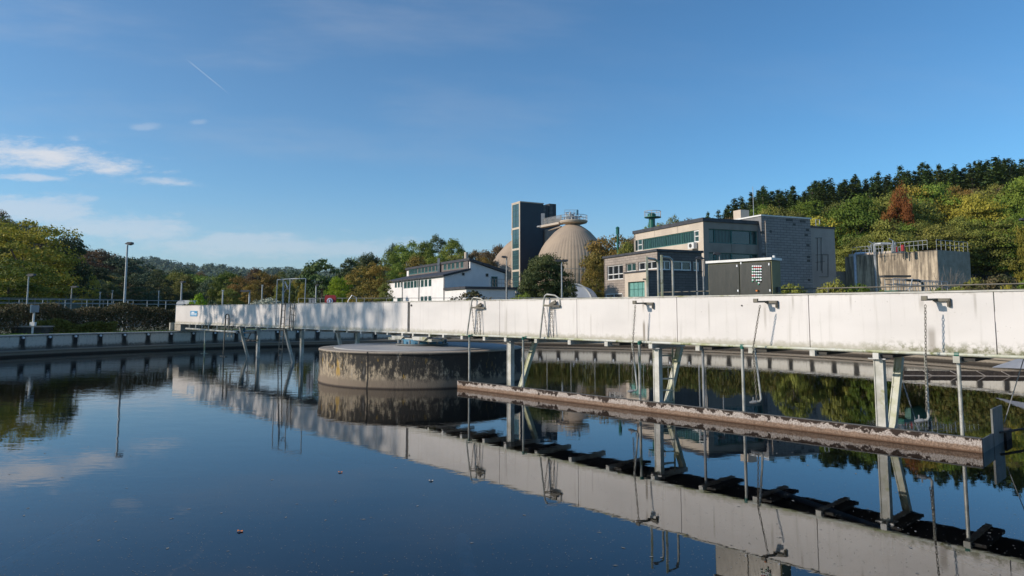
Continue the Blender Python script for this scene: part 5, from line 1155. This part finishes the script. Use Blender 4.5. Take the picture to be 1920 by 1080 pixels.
def tree(name, x, y, zb_, h, wid, kind, leafm, label, cat='tree', group=None, v=None, rz=None):
    v = RN.randrange(3) if v is None else v; r = bpy.data.objects.new(name, None); r.empty_display_size = .5
    base_w = {'spruce': .4, 'tall': .9, 'shrub': 1.2}.get(kind, 1.0)
    r.location = (x, y, zb_-.1); sx = wid/base_w; r.scale = (sx, sx, h); r.rotation_euler = (0, 0, RN.uniform(0, 6.28) if rz is None else rz); link(r); tag(r, (CN.get(leafm, '') + ' ' + label) if group and kind != 'spruce' else label, cat, group)
    link(bpy.data.objects.new('crown', crown_mesh(kind, v, leafm)), r); link(bpy.data.objects.new('trunk', trunk_mesh(kind, v)), r); return r
def ptree(px, ytop, wpx, D, kind, leafm, label, name='broadleaf_tree', cat='tree', group=None, v=None, zb_=None):
    c = at(px, ytop, D); z0 = H(c[0], c[1]) if zb_ is None else zb_
    return tree(name, c[0], c[1], z0, (c[2]-z0)/.99, wpx/1294.9*D, kind, leafm, label, cat, group, v)
# explicit trees
ptree(52, 407, 215, 78, 'fine', 'leaf_yellow', 'big yellow green tree at the far left', v=0)
ptree(20, 478, 190, 62, 'fine', 'leaf_green', 'bright green low tree at the left edge before the yellow tree', v=1)
ptree(120, 432, 110, 86, 'big', 'leaf_dark', 'very dark tall tree right of the big yellow green tree', v=0)
ptree(-55, 380, 190, 90, 'big', 'leaf_olive', 'olive tree cut by the left edge of the picture', v=1)
ptree(160, 503, 62, 92, 'loose', 'leaf_yellow', 'small yellow tree at the foot of the dark left trees', v=0)
ptree(188, 522, 45, 105, 'loose', 'leaf_bluegreen', 'grey green tree beside the small yellow tree', v=1)
ptree(605, 475, 98, 98, 'pine', 'leaf_spruce', 'large dark pine in the middle of the tree line', 'pine_tree', v=0)
ptree(655, 482, 70, 112, 'pine', 'leaf_dark', 'dark pine behind the lime green tree', 'pine_tree', v=1)
ptree(572, 500, 50, 105, 'pine', 'leaf_spruce', 'small dark pine at the left foot of the large pine', 'pine_tree', v=2)
ptree(568, 525, 26, 70, 'loose', 'leaf_yellow', 'little yellow tree under the dark pine', v=2)
ptree(638, 512, 54, 76, 'fine', 'leaf_lime', 'lime green tree in front of the dark pine', v=2)
ptree(697, 487, 92, 72, 'fine', 'leaf_autumn', 'broad autumn coloured tree left of the white building', v=0)
ptree(722, 527, 48, 64, 'loose', 'leaf_olive', 'low olive shrub tree at the corner of the white building', v=1)
ptree(1022, 470, 104, 62, 'dense', 'leaf_gloss', 'round dark green tree before the digesters', v=1)
ptree(1140, 436, 108, 92, 'big', 'leaf_autumn', 'autumn tree with bare tips right of the large digester', v=1)
ptree(1118, 478, 64, 84, 'fine', 'leaf_autumn', 'lower autumn tree at the foot of the large digester', v=1)
ptree(1178, 452, 60, 88, 'big', 'leaf_olive', 'olive autumn tree beside the annexe', v=2)
ptree(1216, 408, 40, 130, 'loose', 'leaf_green', 'green treetop behind the thick green stack', v=2)
ptree(1265, 402, 60, 140, 'loose', 'leaf_olive', 'thin treetop just above the beige roof', v=0)
ptree(374, 545, 34, 50, 'shrub', 'leaf_lime', 'bright green bush above the left end of the bridge', 'bush', 'bush', v=0)
ptree(399, 556, 24, 50, 'shrub', 'leaf_bluegreen', 'pale leaved bush beside the bright green bush', 'bush', 'bush', v=1)
ptree(505, 552.5, 62, 62, 'shrub', 'leaf_white', 'white flowering mound behind the bridge ladder', 'bush', 'bush', v=1)
ptree(885, 541, 90, 58, 'shrub', 'leaf_hedge', 'reddish dark shrub before the white building wing', 'bush', 'bush', v=0)
ptree(975, 546, 46, 57, 'shrub', 'leaf_green', 'low green shrub at the left of the round dark tree', 'bush', 'bush', v=2)
ptree(1065, 530, 36, 58, 'shrub', 'leaf_dark', 'dark shrub at the right foot of the round dark tree', 'bush', 'bush', v=2)
# trees whose tops shade the bridge, just outside the left of the picture
for x_, y_, h_, w_, lab in ((-37, 30, 16.5, 7, 'thin tree left of the tank that shades the bridge, farthest of the four'), (-38, 25.5, 18.5, 7.5, 'thin tree left of the tank that shades the bridge, second farthest'), (-39, 20.5, 20.5, 7.5, 'thin tree left of the tank that shades the bridge, second nearest'), (-40, 16, 22.5, 7, 'thin tree left of the tank that shades the bridge, nearest of the four')):
    tree('broadleaf_tree', x_, y_, 1, h_, w_, 'sparse', 'leaf_autumn', lab)
# mid tree line
mids = [(300, 508, 62, 150, 'leaf_dark'), (272, 512, 60, 170, 'leaf_bluegreen'), (245, 520, 50, 130, 'leaf_dark'), (225, 508, 60, 190, 'leaf_dark'), (330, 514, 60, 165, 'leaf_olive'), (350, 519, 56, 130, 'leaf_olive'), (378, 512, 54, 210, 'leaf_brown'), (392, 524, 50, 120, 'leaf_bluegreen'),
        (425, 508, 64, 140, 'leaf_green'), (408, 530, 40, 110, 'leaf_green'), (455, 520, 62, 118, 'leaf_autumn'), (480, 506, 50, 180, 'leaf_brown'), (500, 510, 60, 140, 'leaf_autumn'), (528, 512, 54, 150, 'leaf_olive'), (548, 508, 50, 165, 'leaf_bluegreen'), (535, 528, 50, 110, 'leaf_olive'), (470, 535, 60, 100, 'leaf_autumn'), (430, 540, 50, 95, 'leaf_olive'),
        (205, 535, 50, 100, 'leaf_dark'), (262, 538, 56, 98, 'leaf_dark'), (315, 540, 60, 96, 'leaf_dark'), (285, 545, 40, 88, 'leaf_bluegreen'), (355, 545, 50, 92, 'leaf_dark'), (240, 485, 44, 235, 'leaf_orange'), (182, 505, 60, 140, 'leaf_dark'), (565, 515, 40, 120, 'leaf_yellow')]
for k, (px_, y_, w_, D, lm) in enumerate(mids):
    y_ -= 5
    ptree(px_, y_, w_, D, RN.choice(['big', 'loose', 'big']), lm, 'mixed broadleaf tree in the valley tree line left of the pines', group='valley tree line left of the pines')
# woods behind the white building
for (px_, y_, w_, D, lm) in ((690, 468, 60, 150, 'leaf_dark'), (668, 480, 50, 160, 'leaf_green'), (738, 450, 36, 175, 'leaf_bluegreen'), (730, 470, 60, 140, 'leaf_green'), (765, 449, 66, 165, 'leaf_green'), (795, 452, 60, 150, 'leaf_green'), (818, 438, 76, 170, 'leaf_dark'), (850, 447, 60, 165, 'leaf_green'),
                             (780, 478, 70, 125, 'leaf_autumn'), (820, 475, 80, 135, 'leaf_green'), (750, 490, 60, 120, 'leaf_green'), (860, 470, 60, 140, 'leaf_olive'), (888, 463, 54, 170, 'leaf_brown'), (912, 468, 50, 150, 'leaf_brown'), (935, 458, 54, 200, 'leaf_brown'), (960, 452, 60, 215, 'leaf_olive'), (905, 480, 60, 130, 'leaf_autumn'), (845, 490, 60, 120, 'leaf_green'), (1105, 455, 60, 190, 'leaf_olive'), (1130, 440, 60, 200, 'leaf_brown'), (1185, 438, 60, 190, 'leaf_brown'), (1240, 418, 60, 170, 'leaf_olive'), (1290, 408, 60, 170, 'leaf_brown')):
    ptree(px_, y_, w_, D, RN.choice(['big', 'big', 'loose']), lm, 'broadleaf tree in the wood behind the white building and digesters', group='wood behind the white building and digesters')
# left hill
SKL = [(-200, 380), (0, 386), (40, 400), (75, 424), (130, 445), (200, 468), (250, 480), (300, 500), (390, 515)]
for i in range(95):
    px_ = RN.uniform(-120, 330); f = RN.random()**.8; D = 115+140*f; ys = ip(SKL, px_)+RN.uniform(0, 9)+(1-f)*60; c = at(px_, ys, D); x, y = c[0], c[1]; z0 = H(x, y); h = c[2]-z0
    if h < 6: z0 = c[2]-6; h = 6
    if h > 17: z0 += 0
    tree('hill_tree', x, y, z0-1, h+1, RN.uniform(9, 13), RN.choice(['big', 'loose', 'big']), RN.choice(['leaf_brown', 'leaf_dark', 'leaf_olive', 'leaf_bluegreen', 'leaf_brown', 'leaf_autumn']), 'tree on the steep wooded hill at the far left', group='trees on the left hill')
for i in range(60):                        # the same hill goes on past the left edge
    px_ = -120-720*(i+.5)/60+RN.uniform(-15, 15); D = RN.uniform(95, 200); x, y = xy(px_, D); z0 = H(x, y)
    tree('hill_tree', x, y, z0-1, RN.uniform(14, 19), RN.uniform(15, 20), 'big', RN.choice(['leaf_brown', 'leaf_dark', 'leaf_olive', 'leaf_green', 'leaf_autumn']), 'tree on the steep wooded hill at the far left', group='trees on the left hill')
# valley behind, between left hill and pines
for i in range(60):
    px_ = RN.uniform(140, 700); D = 190+420*RN.random()**1.3; x, y = xy(px_, D); z0 = H(x, y)
    tree('valley_tree', x, y, z0, RN.uniform(11, 15.5), RN.uniform(12, 17), 'big', RN.choice(['leaf_dark', 'leaf_olive', 'leaf_bluegreen', 'leaf_brown', 'leaf_green']), 'far tree in the valley below the distant ridge', group='far valley trees')
# right hill: conifers along the skyline
for i in range(170):
    px_ = 1322+ (1990-1322)*i/169 + RN.uniform(-8, 8); D = RN.uniform(140, 172); ys = ip(S1, px_)+RN.uniform(-3, 20)-7*(RN.random() < .12)+4*math.sin(px_*.043)
    if px_ < 1360 and i % 3: continue
    c = at(px_, ys, D); z0 = H(c[0], c[1])-1; h = max(8, c[2]-z0)
    tree('spruce_tree', c[0], c[1], z0, h, RN.uniform(6, 11)*(h/15)**.5, 'spruce', 'leaf_spruce', 'dark spruce on the skyline of the right hill', group='spruces on the right hill')
def rowtrees(tab, D0, D1, n, lm, kinds, wlo, whi, lab, grp, px0, px1, jit=12):
    for i in range(n):
        px_ = px0+(px1-px0)*(i+.5)/n+RN.uniform(-8, 8); D = RN.uniform(D0, D1); ys = ip(tab, px_)+RN.uniform(-jit, jit); c = at(px_, ys, D); z0 = H(c[0], c[1])-.5
        tree('hillside_tree', c[0], c[1], z0, max(5, c[2]-z0), RN.uniform(wlo, whi), RN.choice(kinds), RN.choice(lm), lab, group=grp)
rowtrees([(1360, 398), (1480, 372), (1560, 385), (1700, 352), (1800, 345), (1980, 330)], 126, 138, 26, ['leaf_brown', 'leaf_olive', 'leaf_green', 'leaf_autumn', 'leaf_olive'], ['loose', 'big'], 7, 10, 'tree high on the right hill below the spruces', 'upper trees of the right hill', 1370, 1980)
rowtrees([(1530, 415), (1580, 392), (1610, 362), (1660, 350), (1700, 352), (1760, 334), (1800, 372), (1845, 345), (1885, 368), (1920, 335), (1990, 325)], 108, 118, 12, ['leaf_green', 'leaf_green', 'leaf_olive', 'leaf_yellow', 'leaf_green'], ['tall', 'big'], 9.5, 12.5, 'tall tree in the middle of the right hillside', 'middle trees of the right hillside', 1545, 1985, 7)
rowtrees([(1575, 455), (1650, 420), (1760, 410), (1850, 400), (1920, 390), (1990, 380)], 99, 106, 13, ['leaf_green', 'leaf_green', 'leaf_olive'], ['fine', 'tall'], 7, 9.5, 'leafy tree low on the right hillside behind the streaked tank', 'lower trees of the right hillside', 1575, 1990, 14)
ptree(1683, 342, 50, 107, 'tall', 'leaf_orange', 'orange autumn tree on the right hillside', v=0); ptree(1660, 395, 34, 104, 'tall', 'leaf_orange', 'smaller orange tree below the tall orange one', v=1)
ptree(1935, 395, 70, 66, 'fine', 'leaf_yellow', 'yellow green tree at the right edge of the picture', v=2)
ptree(1440, 500, 30, 70, 'loose', 'leaf_green', 'green tree tip behind the control cabinet', v=2)
# weeds and shrubs in front of the right tank and blocks
for (px_, y_, w_, D, lm, lab) in ((1480, 523, 70, 40, 'leaf_olive', 'olive weeds right of the control cabinet'), (1555, 519, 60, 40, 'leaf_olive', 'olive weeds below the plain concrete annexe'), (1610, 522, 60, 39, 'leaf_green', 'green weeds in front of the shaded tank wall'), (1650, 534, 60, 36, 'leaf_green', 'low green weeds left of the green scraper'),
                                  (1790, 528, 80, 38, 'leaf_olive', 'grassy shrub below the bare bush'), (1870, 508, 120, 40, 'leaf_hedge', 'reddish brown shrub at the right edge'), (1830, 515, 70, 44, 'leaf_olive', 'olive shrub behind the reddish shrub'), (1760, 530, 50, 36, 'leaf_green', 'low green shrub at the tank corner'), (1920, 520, 70, 36, 'leaf_green', 'green shrub at the right edge above the bridge'), (1885, 524, 26, 34, 'leaf_yellow', 'little yellow bush above the right end of the bridge')):
    ptree(px_, y_, w_, D, 'shrub', lm, lab, 'shrub', 'shrub')
# bare bush
c = at(1800, 470, 47); bb_ = MB(); rn = random.Random(9)
def grow(p, d, L, r, depth):
    q = p + d*L; bb_.tube([p, p.lerp(q, .5)+Vector((rn.uniform(-.05, .05), 0, 0)), q], r, 4, r*.6, cap=False)
    if depth:
        for k in range(3): grow(q if k else p.lerp(q, .7), (d + Vector((rn.uniform(-.55, .55), rn.uniform(-.4, .4), rn.uniform(-.1, .45)))).normalized(), L*rn.uniform(.6, .85), r*.6, depth-1)
base_ = Vector((c[0]-1.2, c[1], 1))
for k in range(7): grow(base_ + Vector((rn.uniform(-.6, .6), 0, 0)), Vector((rn.uniform(-.6, .6), rn.uniform(-.2, .2), 1)).normalized(), rn.uniform(1.0, 1.6), .035, 3)
tag(obj('bare_bush', bb_, M['twig'], loc=tuple(base_)), 'leafless grey bush against the dark end of the streaked tank', 'bush')
# hedges round the tank
def arc_hedge(a0, a1, r, wd, h0, h1, n, leaf, mat, name, label, seed=1):
    np.random.seed(seed); a = np.random.uniform(a0, a1, n); hh = h0+(h1-h0)*(.5+.3*np.sin(a*37)+.2*np.sin(a*91+1)); u_ = np.random.uniform(0, 1, n)**.6
    rr = r+np.random.uniform(-wd/2, wd/2, n)*(1-.3*u_); z = 1.0+hh*u_; dr = np.random.randn(n, 3)*.8; P = np.stack([CX+rr*np.cos(a), CY+rr*np.sin(a), z], 1); c_ = Vector((CX+r*math.cos((a0+a1)/2), CY+r*math.sin((a0+a1)/2), 1))
    N_ = dr + np.array([-.2, -.6, .4]); me = leaves_to_mesh(name, P-np.array(c_), N_, leaf*np.random.uniform(.6, 1.4, n), mat); o_ = bpy.data.objects.new(name, me); o_.location = c_; link(o_); return tag(o_, label, 'hedge')
def ang(px, D): x, y = xy(px, D); return math.atan2(y-CY, x-CX)
arc_hedge(ang(352, 44)-.08, ang(-60, 36), RT+3.2, 2.0, 1.35, 1.85, 30000, .10, M['leaf_hedge'], 'hedge', 'dark twiggy hedge behind the left tank rim', 1)
arc_hedge(ang(200, 42), ang(40, 38), RT+2.2, .9, .5, .95, 7000, .10, M['leaf_olive'], 'hedge', 'lower lighter green shoots in front of the dark left hedge', 5)
arc_hedge(-.05, 1.45, RT+3.6, 2.6, 1.7, 2.3, 70000, .13, M['leaf_bank'], 'hedge', 'green and reddish overgrown bank behind the right tank rim', 2)
# grass strip at the rim
np.random.seed(4); n = 26000; a = np.random.uniform(-.1, 3.3, n); rr = RT+.5+np.random.uniform(0, 2.2, n); P = np.stack([CX+rr*np.cos(a), CY+rr*np.sin(a), 1.05+np.random.uniform(0, .07, n)], 1)
go = bpy.data.objects.new('grass', leaves_to_mesh('grass', P, np.random.randn(n, 3)*[1, 1, .15], .12*np.random.uniform(.6, 1.3, n), M['grass_blade'], .4)); link(go); tag(go, 'short grass along the tank rim', 'grass', kind='stuff')
# distant woods on the ridge
np.random.seed(8); Ps, Ns, Ss = [], [], []
for i in range(1500):
    px_ = np.random.uniform(60, 760); D = np.random.uniform(750, 1560); x, y = xy(px_, D); z0 = H(x, y); h = np.random.uniform(9, 17); w_ = np.random.uniform(7, 13); n = 44
    dd = rdir(n); P = np.array([x, y, z0+h*.5]) + dd*np.array([w_*.6, w_*.6, h*.5]); Ps.append(P); Ns.append(dd+np.random.randn(n, 3)*.3); Ss.append(np.full(n, 3.6))
fw = bpy.data.objects.new('far_woods', leaves_to_mesh('far_woods', np.concatenate(Ps), np.concatenate(Ns), np.concatenate(Ss), M['leaf_bluegreen'])); link(fw); tag(fw, 'bluish woods covering the distant ridge', 'woods', kind='stuff')
# ------------------------------------------------------------------ floating flecks on the water
pm('fleck', (.26, .26, .25), (.14, .14, .12), 3, .8)
np.random.seed(12); n = 6500
fx_ = np.random.uniform(-1, 1, n); yy = 5.6+np.random.exponential(4.0, n); xx = yy*np.random.uniform(-.76, .78, n)
xx += .3*np.sin(yy*3); keep = (np.hypot(xx-CX, yy-CY) < RT-.3) & (yy < 22); xx, yy = xx[keep], yy[keep]; n = len(xx)
ph = np.random.uniform(0, 6.28, n); s1v = np.random.uniform(.0012, .005, n)*np.where(np.random.rand(n) < .02, 3, 1)
V = np.zeros((n, 4, 3))
for k in range(4): V[:, k, 0] = xx+s1v*(2.2 if k % 2 else 1)*np.cos(ph+k*PI/2); V[:, k, 1] = yy+s1v*(2.2 if k % 2 else 1)*np.sin(ph+k*PI/2); V[:, k, 2] = .003
me = bpy.data.meshes.new('floating_flecks'); me.from_pydata(V.reshape(-1, 3).tolist(), [], [(4*i, 4*i+1, 4*i+2, 4*i+3) for i in range(n)]); me.update(); me.materials.append(M['fleck'])
fo = bpy.data.objects.new('floating_flecks', me); link(fo); tag(fo, 'pale flecks floating on the dark water', 'flecks', kind='stuff')
for (px_, py_, lab, mt) in ((450, 997, 'rust coloured leaf floating at the bottom of the picture', 'orange'), (638, 886, 'small orange leaf floating left of the bridge reflection', 'orange'), (808, 902, 'pale leaf floating near the bridge reflection', 'pale_bar'), (78, 824, 'dark leaf floating near the left edge', 'bark')):
    p = wat(px_, py_); mb = MB(); mb.add([(p.x+.03*math.cos(a)*(1.4 if i % 2 else 1), p.y+.022*math.sin(a), .006+.012*(i % 3 == 0)) for i, a in enumerate([k*PI/4 for k in range(8)])] + [(p.x, p.y, .008)], [(8, i, (i+1) % 8) for i in range(8)])
    tag(obj('floating_leaf', mb, M[mt], loc=tuple(p)), lab, 'leaf', 'leaves floating on the water')
# pipes just under the surface
def sub(px0, py0, px1, py1, r, label, dz=-.28):
    a, b_ = wat(px0, py0), wat(px1, py1); mb = MB(); mb.tube([a+Vector((0, 0, dz)), b_+Vector((0, 0, dz-.25))], r, 10); tag(obj('sunken_pipe', mb, M['weathered_white'], loc=tuple(a)), label, 'pipe')
sub(175, 930, -120, 1030, .07, 'pale pipe showing faintly under the water at the lower left'); sub(866, 935, 960, 1250, .10, 'pale pipe showing faintly under the water at the bottom centre', -.5)
sub(1450, 893, 2000, 1030, .045, 'pale pipe showing faintly under the water below the bridge posts', -.2)

# ------------------------------------------------------------------ haze: even thin air round the whole scene
m = bpy.data.materials.new('haze'); m.use_nodes = True; t = NT(m.node_tree); t.n.clear(); out = t.new('ShaderNodeOutputMaterial'); v_ = t.new('ShaderNodeVolumePrincipled')
v_.inputs['Color'].default_value = (.62, .74, .92, 1); v_.inputs['Density'].default_value = .00007; v_.inputs['Anisotropy'].default_value = .2; t.l.new(v_.outputs[0], out.inputs['Volume'])
mb = MB(); mb.box((0, 0, 110), (9000, 9000, 230)); hz = obj('haze', mb, m, smooth=False); tag(hz, 'thin bluish haze in the air of the valley', 'haze', kind='stuff')
